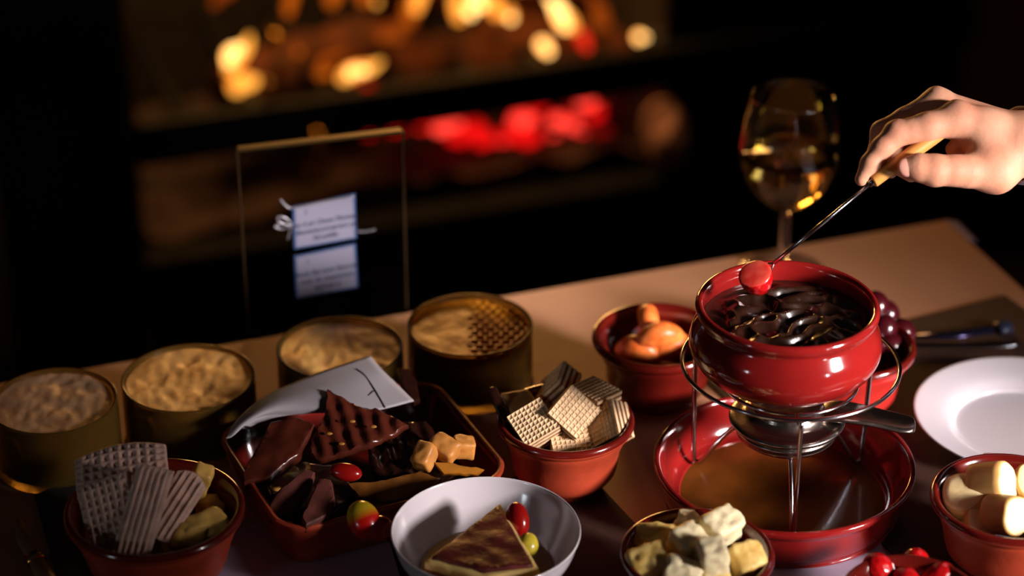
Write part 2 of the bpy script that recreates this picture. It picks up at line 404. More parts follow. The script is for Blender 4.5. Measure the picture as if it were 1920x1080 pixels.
ember_spots = [(690, 236, 40, 1), (740, 232, 40, 1), (790, 226, 44, 1), (828, 236, 36, 0), (852, 228, 30, 0), (880, 205, 34, 0), (890, 240, 40, 1), (910, 262, 44, 1), (942, 275, 30, 0),
               (960, 250, 40, 1), (980, 225, 44, 0), (1005, 200, 40, 1), (990, 255, 46, 1), (1010, 280, 44, 1), (1040, 258, 26, 0), (1046, 225, 30, 0), (1074, 234, 26, 0), (1090, 255, 28, 0),
               (1060, 285, 34, 1), (1085, 300, 30, 2), (1055, 305, 26, 2), (1120, 170, 44, 0), (1100, 190, 36, 0), (1145, 160, 40, 0), (1115, 210, 34, 1), (1125, 245, 36, 2), (1130, 285, 26, 2),
               (930, 200, 40, 2), (960, 190, 36, 2), (860, 255, 40, 1), (820, 212, 36, 2), (1075, 205, 36, 2), (1020, 180, 34, 2), (660, 240, 34, 2), (1000, 305, 34, 2), (960, 295, 30, 2),
               (700, 170, 30, 2), (760, 160, 30, 2), (830, 130, 36, 2), (860, 140, 30, 2), (800, 145, 30, 2), (690, 165, 22, 1), (800, 120, 40, 2)]
for i, (x, y, s, k) in enumerate(ember_spots):
    b = .16+.05*rng.random(); a, z = fpix(x, y, b); r = s/FPX*3.3/2*1.05; v, f = ICO3
    vv = [np.array(p)*r*np.array([1.1, .9, .8])*(1+.35*nz(p, 1.7, i)) for p in v]
    o = mesh('ember', vv, f, (E_hot, E_mid, E_low)[k]); o.location = FP(a, b, z)
    tag(o, 'glowing red ember in the heap of coals around the fire bar', 'ember', 'embers glowing at the fire bar')
ash_m = mat('ash', (64, 46, 46), .95, var=.5, vscale=30, bump=.8, bscale=50, bdist=.01)
g = 46; av = []; af = []
_, zlow = fpix(900, 345, .06)
for i in range(g+1):
    for j in range(g//2+1):
        a = aO0+(aO1-aO0)*i/g; b = .05+.44*j/(g//2); hgt = min(-.56+.12*math.exp(-((a+.02)/.28)**2)*(.5+.5*min(1, j/4)), max(fpix(900, 312, b)[1]-.01, -.561))+.016*(nz((a, b, 0), 22, 2)+.2)
        av.append((a, b, hgt))
for i in range(g):
    for j in range(g//2): q = i*(g//2+1)+j; af.append((q, q+g//2+1, q+g//2+2, q+1))
o = fobj('ash_bed', (av, af), ash_m, None, True); o['kind'] = 'stuff'; tag(o, 'grey ash heaped on the hearth under the fire bar', 'ash')
# the flames' own light, at the fire
for nm, a, b, z, pw, rad in (('fire_glow', .0, .12, .40, 32, .16), ('fire_glow', -.28, .12, .28, 9, .06)):
    l = bpy.data.lights.new(nm, 'POINT'); l.energy = pw; l.color = (1.0, .46, .12); l.shadow_soft_size = rad
    o = bpy.data.objects.new(nm, l); C.objects.link(o); o.location = FP(a, b, z)

# ------------------------------------------------------------------ table
TT = math.radians(19.5); t1 = np.array([math.cos(TT), math.sin(TT), 0]); t2 = np.array([-math.sin(TT), math.cos(TT), 0])
corner = np.array([.372, 1.832, 0.0])                                # back right corner of the table top
def TP(a, b, z=0.0): return corner-t1*a-t2*b+np.array([0, 0, z])
tab = thing('dining_table', 'dark wooden table covered with kraft paper in front of the fireplace', 'table', (*TP(.6, .38)[:2], FLOOR))
def tabobj(name, vf, m, smooth=False):
    v, f = vf; org = np.array([*TP(.6, .38)[:2], FLOOR]); return mesh(name, [np.array(q)-org for q in v], f, m, tab, smooth)
def tbox(a0, a1, b0, b1, z0, z1):
    v, f = box(a0, a1, b0, b1, z0, z1); return [TP(q[0], q[1], q[2]) for q in v], f
tabobj('table_top', tbox(0, 1.25, 0, .80, -.035, -.0012), wood_dark)
for a in (.05, 1.2):
    for b in (.05, .75): tabobj('leg', tbox(a-.03, a+.03, b-.03, b+.03, FLOOR, -.035), wood_dark)
# the paper cover: thin sheet with soft folds
n1, n2 = 60, 40; pv = []; pf = []
for i in range(n1+1):
    for j in range(n2+1):
        pv.append(TP(-.002+1.252*i/n1, -.002+.804*j/n2, -.0002))
for i in range(n1):
    for j in range(n2): q = i*(n2+1)+j; pf.append((q, q+1, q+n2+2, q+n2+1))
pc = thing('paper_cover', 'beige kraft paper sheet laid over the table top', 'table cover', (0, 0, 0))
mesh('sheet', pv, pf, kraft, pc)
q = [TP(-.002, -.002, .0005), TP(-.002, .035, .0005), TP(-.012, .035, -.004), TP(-.014, -.002, -.004)]
mesh('turned_corner', q+[p-np.array([0, 0, .001]) for p in q], [(0, 1, 2, 3), (7, 6, 5, 4), (0, 4, 5, 1), (1, 5, 6, 2), (2, 6, 7, 3), (3, 7, 4, 0)], paper, pc, False)
# placemats and napkins
def sheet(name, corners, z0, th, m, label, cat, parent=None):
    c = sum(np.array(p) for p in corners)/len(corners); n = len(corners)
    v = [np.array([p[0], p[1], z0+th])-np.array([c[0], c[1], z0]) for p in corners]+[np.array([p[0], p[1], z0])-np.array([c[0], c[1], z0]) for p in corners]
    f = [tuple(range(n)), tuple(range(2*n-1, n-1, -1))]+[(i, n+i, n+(i+1) % n, (i+1) % n) for i in range(n)]
    o = mesh(name, v, f, m, parent, False); o.location = (c[0], c[1], z0); tag(o, label, cat); return o
MZ = .0016
m2 = np.array([.400, 1.700, 0]); ma = math.radians(26); u1 = np.array([math.cos(ma), math.sin(ma), 0]); u2 = np.array([-math.sin(ma), math.cos(ma), 0])
sheet('placemat', [m2, m2-u1*.285, m2-u1*.285-u2*.42, m2-u2*.42][::-1], .0, MZ, mat_dark, 'dark brown placemat under the white plate and knife', 'placemat')
lb = np.array([.077, 1.392, 0])+u2*.07
sheet('placemat', [lb, lb-u1*.42, lb-u1*.42-u2*.36, lb-u2*.36][::-1], .0, MZ, mat_dark, 'dark brown placemat under the wafer bowl and white dessert bowl', 'placemat')
sheet('paper_napkin', [P(x, y, 0)[:2] for x, y in ((1300, 1120), (1690, 1150), (1640, 985), (1420, 960))], MZ, .0008, paper, 'pale paper napkin under the front of the red saucer', 'napkin')
sheet('paper_napkin', [P(x, y, 0)[:2] for x, y in ((370, 1130), (760, 1120), (720, 985), (420, 975))], MZ, .0008, paper, 'white paper napkin under the corner of the terracotta tray', 'napkin')

# ------------------------------------------------------------------ bowls
def bowl_profile(R, h, foot, lip=.0035, wall=.005):
    o = [(0, .0), (foot, .0), (foot+.002, .004), (foot+(R-foot)*.45, h*.24), (R-.010, h*.55), (R-.0052, h*.78), (R-.0045, h-.009)]
    rim = [(R-.0015, h-.007), (R, h-.004), (R-.0008, h-.001), (R-.003, h), (R-.0055, h-.0015)]
    i = [(R-.0085, h-.008), (R-.0105, h*.72), (R-.016, h*.5), (foot+(R-foot)*.35, h*.26), (foot*.6, wall+.002), (0, wall)]
    return o, rim, i
def bowl(center, R, h, foot, label, zbase, name='terracotta_bowl', outer=None, inner=None, group=None):
    o, rim, i = bowl_profile(R, h, foot)
    prof = smooth_prof(o[1:]+rim+i, 3); prof = [(0, 0)]+prof; v, f, ri = lathe(prof, 72)
    no = (len(o)-1+1)*3; mi = [0 if r <= no else 1 for r in ri]
    ob = mesh(name, v, f, [outer or terra, inner or glaze_in], None, True, mi); ob.location = (center[0], center[1], zbase)
    return tag(ob, label, 'bowl', group)
def rimc(x, y, z): q = P(x, y, z); return q
grp = 'terracotta bowls around the fondue'
cW = rimc(1060, 780, .057); bowl(cW, .0487, .055, .026, 'terracotta bowl filled with wafer cubes', MZ, group=grp)
cT = rimc(1234, 626, .055); bowl(cT, .0495, .055, .027, 'dark red bowl holding tangerine segments behind the fondue pot', .0, outer=glaze_in, group=grp)
cG = rimc(1592, 640, .057); bowl(cG, .0495, .055, .027, 'red glazed bowl of dark grapes tucked behind the fondue pot', MZ, outer=mat('bright_red_glaze', (178, 44, 38), .25, coat=.4, var=.2, vscale=20), group=grp)
cB = rimc(1897, 928, .058); bowl(cB, .0535, .056, .028, 'terracotta bowl of banana slices in front of the white plate', MZ, group=grp)
cP = rimc(1307, 1032, .055); bowl(cP, .0500, .053, .026, 'red rimmed bowl of pineapple chunks in front of the saucer', .0024, outer=glaze, group=grp)
cS = rimc(1709, 1115, .050); bowl(cS, .0450, .048, .024, 'red bowl of strawberries beside the banana bowl', .0024, outer=glaze, group=grp)
cC = rimc(290, 957, .062); bowl(cC, .0590, .060, .030, 'deep terracotta bowl of ridged wafers and cheese beside the tray', MZ+.004, group=grp)

# white dessert bowl
cD = rimc(911, 993, .0515)
prof = smooth_prof([(.0005, 0), (.026, 0), (.028, .004), (.045, .014), (.058, .028), (.0622, .039), (.0630, .0405), (.0618, .041), (.0590, .034), (.050, .020), (.038, .011), (.0005, .008)], 4); prof = [(r_*.988, z_*1.22) for r_, z_ in prof]
v, f, ri = lathe([(0, 0)]+prof+[(0, .00976)], 80); o = mesh('dessert_bowl', v, f, white_china); o.location = (cD[0], cD[1], MZ); tag(o, 'white china bowl holding a slice of chocolate cake', 'bowl')
# white plate
cPl = P(1922, 780, .016)
prof = smooth_prof([(.0005, 0), (.045, 0), (.048, .002), (.062, .0085), (.079, .0150), (.0802, .0160), (.079, .0168), (.060, .0118), (.0505, .0060), (.045, .0042), (.0005, .0040)], 4)
v, f, ri = lathe([(0, 0)]+prof+[(0, .004)], 96); o = mesh('dinner_plate', v, f, white_china); o.location = (cPl[0], cPl[1], MZ); tag(o, 'empty white china plate with wide rim on the dark placemat', 'plate')

# ------------------------------------------------------------------ fondue set
cF = np.array([.189, 1.400, .0026])
sprof = smooth_prof([(.0005, 0), (.074, 0), (.080, .003), (.0845, .014), (.0868, .026), (.0900, .0300), (.0908, .0335), (.0890, .0352), (.0862, .0335), (.0825, .020), (.0775, .010), (.071, .0068), (.066, .0065), (.0005, .0060)], 4)
v, f, ri = lathe([(0, 0)]+sprof+[(0, .006)], 96); o = mesh('fondue_saucer', v, f, [glaze, saucer_floor], None, True, [1 if r > 11*4 else 0 for r in ri]); o.location = cF
tag(o, 'wide red glazed saucer with brown floor under the fondue stand', 'saucer')
cPot = np.array([.1845, 1.400, .1055])
pprof = smooth_prof([(.0005, 0), (.038, 0), (.046, .003), (.0580, .012), (.0638, .021), (.0650, .027), (.0645, .0315), (.0630, .0368), (.0602, .0422), (.0582, .0465), (.0592, .0490), (.0612, .0515), (.0618, .0545), (.0603, .0570), (.0580, .0572), (.0562, .0545), (.0555, .048), (.0578, .036), (.0545, .022), (.042, .010), (.0005, .007)], 4)
pot = thing('fondue_pot', 'round oxblood glazed fondue pot full of melted chocolate', 'pot', cPot)
v, f, ri = lathe([(0, 0)]+pprof+[(0, .007)], 96); mesh('pot_body', v, f, glaze, pot)
def disc(R, nr, na, zf):
    v = [(0, 0, zf(0, 0))]; f = []
    for i in range(1, nr+1):
        for k in range(na):
            r = R*i/nr; a = 2*math.pi*k/na; v.append((r*math.cos(a), r*math.sin(a), zf(r*math.cos(a), r*math.sin(a))))
    for k in range(na): f.append((0, 1+k, 1+(k+1) % na))
    for i in range(nr-1):
        for k in range(na): a = 1+i*na+k; b = 1+i*na+(k+1) % na; f.append((a, a+na, b+na, b))
    return v, f
def swirl(x, y):
    r = math.hypot(x, y); e = max(0, 1-(r/.054)**4); wx = nz((x, y, 0), 34, 3)*.012; wy = nz((x, y, 0), 34, 8)*.012
    a = nz((x+wx, y*1.3+wy, 0), 62, 5); b = nz((x+wx*2, y*1.4+wy*2, 0), 120, 9)
    return .0435+e*(.0056*(1-abs(a)*2.2)*(.3+.7*(x > -.04))+.0010*b)
v, f = disc(.0563, 60, 160, swirl); mesh('melted_chocolate', v, f, mat('molten_chocolate', (36, 18, 9), .28, coat=.35, spec=.8), pot)

stand = thing('fondue_stand', 'three legged steel wire stand holding the fondue pot', 'stand', cF)
zr = .1135; circ = lambda r, z, n=72: [(r*math.cos(2*math.pi*k/n), r*math.sin(2*math.pi*k/n), z) for k in range(n)]
v, f = tube(circ(.0735, zr), .0015, 10, True); mesh('top_ring', v, f, steel, stand)
v, f = tube(circ(.046, .1005), .0014, 10, True); mesh('pot_support_ring', v, f, steel, stand)
v, f = tube(circ(.030, .0565), .0013, 10, True); mesh('burner_ring', v, f, steel, stand)
for an in (-90, 148, 32):
    a = math.radians(an); c, s = math.cos(a), math.sin(a); q = lambda r, z: (r*c, r*s, z)
    pts = spline([q(.046, .1005), q(.060, .103), q(.0715, .1105), q(.0722, .09), q(.0715, .05), q(.0700, .013), q(.0675, .0105), q(.063, .0135), q(.045, .042), q(.030, .0565)], 6)
    v, f = tube(pts, .0017, 10, upref=(-s, c, 0)); mesh('leg', v, f, steel, stand)
burner = thing('fondue_burner', 'steel spirit burner with flat handle under the fondue pot', 'burner', cF+np.array([0, 0, .058]))
v, f, ri = lathe([(0, 0)]+smooth_prof([(.0005, 0), (.031, 0), (.034, .002), (.0352, .005), (.0335, .0075), (.0365, .0085), (.0392, .0105), (.0398, .0125), (.037, .0145), (.030, .0155), (.026, .019), (.022, .024), (.0005, .024)], 4)+[(0, .024)], 64); mesh('burner_body', v, f, steel_b, burner)
hd = np.array([.085, -.012, 0]); hs = np.array([.012, .085, 0])/.0858; hv = []; hf = []
st = [(.22, .012, .0165), (.35, .0145, .0200), (.55, .0135, .0190), (.75, .0120, .0160), (.9, .0125, .0135), (.98, .0110, .0128), (1.02, .0070, .0124)]
for t, wd, z in st:
    for k in range(12):
        a = 2*math.pi*k/12; hv.append(hd*t+hs*wd*math.cos(a)+np.array([0, 0, z+.0038*math.sin(a)]))
for i in range(len(st)-1):
    for k in range(12): hf.append((i*12+k, i*12+(k+1) % 12, (i+1)*12+(k+1) % 12, (i+1)*12+k))
hf += [tuple(range(11, -1, -1)), tuple(range((len(st)-1)*12, len(st)*12))]
h_ = mesh('handle', hv, hf, steel_b, burner); md = h_.modifiers.new('sub', 'SUBSURF'); md.levels = md.render_levels = 2
v, f = tube([hd*.93+np.array([0, 0, .011]), hd*.93+np.array([0, 0, .0165])], .003, 14); mesh('hang_stud', v, f, steel, h_)

# ------------------------------------------------------------------ candles in tumblers
glass_olive = mat('olive_glass', (160, 130, 62), .22, trans=.9, ior=1.25)
def candle(x, y, dia, col, col2, label, seed, pits=False, h=.050):
    q = P(x, y, h+MZ); R = dia/2; t = thing('candle_glass', label, 'candle', (q[0], q[1], .0), 0, 'wide candles in glass tumblers')
    prof = smooth_prof([(.0005, 0), (R-.003, 0), (R-.0006, .003), (R, .008), (R, h-.004), (R, h), (R-.0010, h+.0008), (R-.0022, h-.0005), (R-.0024, h-.004), (R-.0026, .010), (R-.006, .006), (.0005, .0055)], 3)
    v, f, ri = lathe([(0, 0)]+prof+[(0, .0055)], 80); mesh('tumbler', v, f, glass_olive, t)
    Rw = R-.0027; wm = mat('wax_%d' % seed, col, .45, var=.3, vscale=38, bump=.3, bscale=90, col2=col2, sss=.2, bdist=.003)
    def zf(px, py):
        z = h-.0022+.0012*nz((px, py, 0), 40, seed)+.0008*nz((px*1.6, py, 0), 90, seed+4)
        if pits:
            s = .0078; hx = px/s; hy = py/(s*.87); row = round(hy); cx = round(hx-.5*(row % 2))+.5*(row % 2)
            d = math.hypot((hx-cx)*s, (hy-row)*s*.87); k = max(0, min(1, (px+.002)/.012))
            z = h-.0035+.0006*nz((px, py, 0), 60, seed)-k*.0055*math.exp(-(d/.0023)**2)
        return z
    tv, tf = disc(Rw, 52, 128, zf)
    n = len(tv); ring = list(range(n-128, n)); sv = tv+[(Rw*math.cos(2*math.pi*k/128), Rw*math.sin(2*math.pi*k/128), .011) for k in range(128)]
    sf = tf+[(ring[k], n+k, n+(k+1) % 128, ring[(k+1) % 128]) for k in range(128)]+[tuple(range(n+127, n-1, -1))]
    mesh('wax', sv, sf, wm, t)
    return t
candle(100, 748, .0905, (168, 134, 102), (140, 106, 76), 'candle with wrinkled wax dimmed to beige, standing beside the ridged wafer bowl', 1)  # left-side dimness and firelight are put into the four wax colours
candle(353, 705, .0965, (206, 156, 88), (166, 112, 50), 'candle with lumpy tan wax between the beige candle and the tray', 2)
candle(637, 648, .0935, (238, 184, 100), (204, 136, 54), 'candle with swirled cream wax in front of the clear sign', 3)
candle(881, 605, .0945, (232, 150, 36), (206, 122, 24), 'candle with firelit-gold wax pitted with round dimples', 4, True)

# ------------------------------------------------------------------ sign with two cards
sL = P(468, 627, 0); sR = P(762, 588, 0); su = (sR-sL); sw = np.linalg.norm(su); su /= sw; sn = np.array([su[1], -su[0], 0]); SH = .160
sg = thing('sign_holder', 'clear acrylic sign holder with handwritten cards behind the candles', 'sign', (sL+sR)/2, math.atan2(su[1], su[0]))
acr = mat('clear_acrylic', (235, 232, 225), .03, trans=1, ior=1.12)
o = mesh('acrylic_panel', *box(-sw/2, sw/2, 0, .004, .0, SH), acr, sg, False)
edge_glint = mat('gold_edge_glint', (96, 76, 40), .3, .8)
mesh('top_edge_glint', *box(-sw/2, sw/2, -.0012, .0052, SH, SH+.0022), edge_glint, sg, False)  # gold glint on the acrylic top edge, painted as a thin strip
mesh('side_edge_strip', *box(sw/2, sw/2+.0012, 0, .004, .004, SH), mat('dull_edge', (60, 44, 26), .4, .5), sg, False)
mesh('side_edge_strip', *box(-sw/2-.0012, -sw/2, 0, .004, .004, SH), MATS['dull_edge'], sg, False)
card_m = mat('card_paper', (126, 126, 146), .8); blue_m = mat('blue_card_border', (48, 78, 124), .6); ink = mat('blue_ink', (24, 36, 66), .7)
def loc_s(x, y):
    q = PL(x, y, (sL+sR)/2+sn*.002, sn)-(sL+sR)/2; return float(q@su), float(q[2])
def card(px, lines):
    c = [loc_s(*p) for p in px]; y = -.0014
    bd = mesh('card', [(a, y, z) for a, z in c]+[(a, y+.0008, z) for a, z in c], [(0, 1, 2, 3), (7, 6, 5, 4), (0, 4, 5, 1), (1, 5, 6, 2), (2, 6, 7, 3), (3, 7, 4, 0)], blue_m, sg, False)
    cx = sum(a for a, z in c)/4; cz = sum(z for a, z in c)/4; k = .93
    mesh('card_face', [(cx+(a-cx)*k, y-.0003, cz+(z-cz)*k) for a, z in c], [(0, 1, 2, 3)], card_m, bd, False)
    ang = math.atan2(c[2][1]-c[3][1], c[2][0]-c[3][0])
    for (txt, fx, fz, size) in lines:
        cu = bpy.data.curves.new('text', 'FONT'); cu.body = txt; cu.size = size; cu.shear = .25; cu.align_x = 'CENTER'; cu.offset = .0001
        ob = bpy.data.objects.new('tmp', cu); C.objects.link(ob); dg = bpy.context.evaluated_depsgraph_get(); me = bpy.data.meshes.new_from_object(ob.evaluated_get(dg)); bpy.data.objects.remove(ob)
        o = link('handwriting', me, ink, bd); w_ = np.array(c[2])-np.array(c[3]); h_ = np.array(c[0])-np.array(c[3]); p = np.array(c[3])+w_*fx+h_*fz
        o.location = (p[0], y-.0005, p[1]); o.rotation_euler = (math.pi/2, 0, 0); o.rotation_euler = (Matrix.Rotation(-ang, 3, 'Y') @ Matrix.Rotation(math.pi/2, 3, 'X')).to_euler()
card([(549, 388), (666, 364), (669, 447), (552, 468)], [('i', .2, .78, .006), ('va é pv Dona Flumas', .5, .50, .0058), ('Bomoiscornerem pa', .52, .32, .0058), ('Struddle', .5, .14, .0058)])
card([(552, 481), (667, 457), (672, 539), (555, 561)], [('i', .2, .78, .006), ('Amit Barcant Ramras', .5, .50, .0058), ('mea de maeserant', .5, .32, .0058), ('astrow a', .5, .14, .0058)])
rib = mat('silver_ribbon', (150, 150, 158), .3, .6)
def rb(pp, r): return tube(spline([(lambda q: (q[0], -.003, q[1]))(loc_s(*p)) for p in pp], 6), r, 6, upref=(0, 1, 0))
mesh('ribbon', *rb([(525, 373), (535, 384), (549, 389), (600, 378), (664, 367)], .0008), rib, sg)
mesh('ribbon_bow', *join(rb([(547, 420), (535, 408), (520, 406), (524, 416), (546, 422)], .0009), rb([(546, 421), (530, 428), (515, 424), (522, 418)], .0008), rb([(546, 421), (542, 436), (539, 448)], .0008)), rib, sg)
mesh('ribbon', *rb([(669, 433), (685, 433), (702, 430)], .0007), rib, sg)

# ------------------------------------------------------------------ wine glass
wg = P(1467, 508, 0)
gl = thing('wine_glass', 'stemmed wine glass half full of pale white wine', 'glass', wg)
clear = mat('clear_glass', (250, 248, 246), .0, trans=1, ior=1.45)
out = [(.0005, .0), (.033, .0), (.0335, .0008), (.030, .0022), (.012, .005), (.0052, .010), (.0042, .025), (.0042, .048), (.006, .0575), (.018, .0650), (.0310, .079), (.0385, .098), (.0398, .112), (.0378, .133), (.0340, .152), (.0328, .1585)]
inn = [(.0322, .1590), (.0316, .1580), (.0330, .150), (.0367, .132), (.0387, .112), (.0374, .098), (.0298, .0798), (.0165, .0668), (.0005, .0625)]
v, f, ri = lathe([(0, 0)]+smooth_prof(out+inn, 4)+[(0, .0625)], 64); mesh('bowl_and_stem', v, f, clear, gl)
wine = mat('white_wine', (246, 214, 120), .0, trans=1, ior=1.33)
lvl = .108
wp = smooth_prof([(.0005, .0622), (.0167, .0664), (.0301, .0795), (.0377, .098), (.0388, lvl-.001)], 4)+[(.0386, lvl), (.0005, lvl)]
v, f, ri = lathe([(0, .0622)]+wp+[(0, lvl)], 64); mesh('wine', v, f, wine, gl)

# ------------------------------------------------------------------ fork, strawberry on it, hand
D0 = 1.600
S = 108.5                                                            # zoomed-photo units per cm at the hand
HORG = D(1560+700/3.858, 120+540/3.858, D0)
def H(zx, zy, wd=0.0): return np.array([(zx-700)/S, -(zy-540)/S, wd])          # cm: right, up, towards the viewer
HB = np.stack([rt, upv, -fw], 1)
HM = Matrix(((*(HB[0]*.01), HORG[0]), (*(HB[1]*.01), HORG[1]), (*(HB[2]*.01), HORG[2]), (0, 0, 0, 1)))
def hw(p): return HORG+HB@(np.array(p)*.01)
def hand_sdf(p):
    ch = {}
    def chain(pts, k=.30):
        d = None
        for (a, ra), (b, rb_) in zip(pts, pts[1:]):
            c = cone(p, a, ra, b, rb_); d = c if d is None else smin(d, c, k)
        return d
    W1 = H(1440, 560, -1.3); W2 = H(1450, 595, -3.3); I0 = H(915, 398, -.35); M0 = H(800, 268, -2.3); R0 = H(835, 300, -4.2); K0 = H(935, 385, -5.7)
    palm = cone(p, W1, 1.75, I0, 1.12)
    palm = smin(palm, cone(p, H(1420, 545, -2.0), 1.7, M0, 1.02), .7)
    palm = smin(palm, cone(p, W2, 1.7, R0, 1.0), .8); palm = smin(palm, cone(p, W2, 1.65, K0, .9), .8)
    palm = smin(palm, cone(p, W1, 1.8, H(1190, 765, -.3), 1.5), .9)
    palm = smin(palm, cone(p, H(1120, 480, -.6), 1.2, H(1130, 700, -.4), 1.3), .9)
    palm = smin(palm, cone(p, H(1080, 500, -1.6), 1.0, H(1050, 640, -1.9), 1.0), .6)
    palm = smin(palm, cone(p, H(1010, 520, -1.1), .7, H(905, 608, -1.3), .55), .35)
    palm = smin(palm, cone(p, W1, 1.8, H(1480+620, 600, -4.6), 2.1), .8); palm = smin(palm, cone(p, W2, 1.7, H(1480+620, 600, -6.0), 2.0), .8)
    idx = chain([(I0, 1.10), (H(690, 455, 0), .97), (H(462, 506, .12), .84), (H(360, 608, .2), .74), (H(274, 722, .2), .655), (H(210, 836, .18), .45)])
    mid = chain([(M0, 1.0), (H(570, 388, -2.1), .84), (H(395, 482, -1.75), .80), (H(352, 640, -1.35), .68), (H(440, 772, -.86), .48)])
    rng_ = chain([(R0, .95), (H(500, 510, -3.8), .78), (H(490, 690, -3.2), .66), (H(620, 790, -2.6), .5)])
    pky = chain([(K0, .85), (H(620, 500, -5.3), .66), (H(600, 700, -4.7), .56), (H(720, 780, -4.1), .43)])
    thb = chain([(H(1180, 765, -.2), 1.48), (H(960, 778, .55), 1.07), (H(860, 775, .85), 1.0), (H(722, 775, 1.05), 1.04), (H(600, 754, 1.12), .90), (H(528, 750, 1.12), .66)], .35)
    d = smin(palm, idx, .55)
    d = np.minimum(d, smin(palm, mid, .5)); d = np.minimum(d, smin(palm, rng_, .4)); d = np.minimum(d, smin(palm, pky, .4))
    d = np.minimum(d, smin(palm, thb, .7))
    # knuckle and tendon relief
    d = smin(d, cone(p, H(470, 440, .15), .30, H(430, 470, .15), .32), .35)
    d = smin(d, cone(p, H(905, 330, -.4), .55, H(880, 345, -.35), .5), .6)
    d = smin(d, cone(p, M0+np.array([.0, .62, 0]), .42, M0+np.array([.5, .45, 0]), .36), .5)
    # crease where thumb meets the web, and at the thumb joint
    d = smax(d, -cone(p, H(900, 655, 1.55), .10, H(1020, 620, 1.1), .06), .18)
    return d
V, Fh = surface_nets(hand_sdf, (-5.6, -4.2, -7.2), (14.2, 4.6, 2.6), .085)
person = thing('person', 'hand in a pale blue shirt sleeve holding a fondue fork', 'person', HORG)
def hobj(name, V, F, m): return mesh(name, [hw(q)-HORG for q in V], F, m, person)
hand = hobj('hand', V, Fh, skin)
md = hand.modifiers.new('smooth', 'SMOOTH'); md.factor = .5; md.iterations = 4
v, f = ICO4
nv = []
for p in v:
    q = np.array(p); q = np.array([q[0]*.56, q[1]*.62, q[2]*.18]); q[2] -= .45*q[1]**2
    q = np.array([q[0], q[1]*.97-.12*q[0], q[2]-.10*q[0]]); nv.append(H(512, 758, 1.66)+q)
hobj('thumbnail', nv, f, nail_m)
# shirt sleeve with cuff
ax = np.array([.90, -.03, -.43]); ax /= np.linalg.norm(ax); sc = H(1395, 572, -2.1)
shirt = mat('pale_blue_shirt', (214, 220, 248), .8, var=.12, vscale=300, bump=.15, bscale=600)
def sleeve_ring(t, r, fold=0):
    x = np.cross([0, 1, 0], ax); x /= np.linalg.norm(x); y = np.cross(ax, x); out_ = []
    for k in range(40):
        a = 2*math.pi*k/40; rr = r*(1+fold*math.sin(a*3+t*1.7)); out_.append(sc+ax*t+rr*(x*math.cos(a)*1.06+y*math.sin(a)*.98))
    return out_
def sleeve(name, stations):
    v = []; f = []
    for t, r, fo in stations: v += sleeve_ring(t, r, fo)
    for i in range(len(stations)-1):
        for k in range(40): f.append((i*40+k, i*40+(k+1) % 40, (i+1)*40+(k+1) % 40, (i+1)*40+k))
    return hobj(name, v, f, shirt)
sleeve('cuff', [(.9, 2.45, 0), (0, 2.52, 0), (-.06, 2.60, 0), (0, 2.70, 0), (2.4, 2.85, 0), (5.2, 3.0, .01), (5.4, 2.9, 0), (5.2, 2.7, 0)])
sleeve('shirt_sleeve', [(4.8, 2.85, 0), (5.6, 3.1, .02), (7, 3.5, .03), (9, 3.6, .02), (12, 3.8, .03), (15, 4.0, .03), (19, 4.2, .03), (23, 4.5, .03), (27, 4.9, .02), (28, 3.5, 0), (28.3, .05, 0)])
# fork
h0 = hw(H(288, 852, .30)); h1 = hw(H(650, 593, -.05)); hdv = (h1-h0); hdv /= np.linalg.norm(hdv)
tipw = D(1428, 512, D0+.0015); fk = thing('fondue_fork', 'long steel fondue fork with wooden handle held in the hand', 'fork', h0)
h2 = h0+hdv*.062
v, f = tube([h0-h0, h0+hdv*.001-h0, h0+hdv*.02-h0, h0+hdv*.05-h0, h2-hdv*.002-h0, h2-h0], [.0040, .0046, .0046, .0048, .0046, .003], 20); mesh('handle', v, f, mat('pale_wood', (222, 156, 78), .42, var=.2, vscale=60, stretch=(1, 1, 1), bump=.1), fk)
v, f = tube([h0-hdv*.003-h0, h0+hdv*.004-h0], .0026, 14); mesh('ferrule', v, f, steel_b, fk)
dirv = (tipw-h0)/np.linalg.norm(tipw-h0); sp = tipw-dirv*.010
v, f = tube([h0+hdv*.003-h0, sp-h0], .0013, 12); mesh('shaft', v, f, steel, fk)
side = np.cross(dirv, fw); side /= np.linalg.norm(side)
for s in (-1, 1):
    v, f = tube(spline([sp-h0, sp+dirv*.003+side*.0022*s-h0, sp+dirv*.008+side*.0028*s-h0, sp+dirv*.016+side*.0028*s-h0], 4), .0008, 8); mesh('tine', v, f, steel, fk)
def strawberry(L, R, seed, cut=False):
    V, F = ICO4; vv = []; seeds = []
    ga = math.pi*(3-math.sqrt(5))
    sd = []
    for i in range(70):
        z = 1-2*(i+.5)/70; r = math.sqrt(1-z*z); sd.append((r*math.cos(ga*i), r*math.sin(ga*i), z))
    sd = np.array(sd)
    for p in V:
        q = np.array(p); d = np.min(np.linalg.norm(sd-q, axis=1)); t = (q[2]+1)/2
        wdt = R*(.52+.62*t-.18*t*t) if not cut else R*(.60+.52*t)
        k = 1-.11*math.exp(-(d/.075)**2); zz = q[2]
        if cut and zz > .45: zz = .45+(zz-.45)*.12; k = 1
        vv.append((q[0]*wdt*k, q[1]*wdt*k, zz*L/2*k))
    return vv, F
straw_m = mat('strawberry_red', (176, 14, 16), .22, var=.3, vscale=60, coat=.4, sss=.15)
straw_cut = mat('strawberry_cut_face', (236, 96, 78), .35, var=.4, vscale=90, coat=.3, sss=.2, col2=(214, 40, 34))
v, f = strawberry(.0285, .0128, 3, True)
mi = [1 if sum(v[i][2] for i in q)/3 > .0285/2*.44 else 0 for q in f]
sb = mesh('strawberry', v, f, [straw_m, straw_cut], None, True, mi)
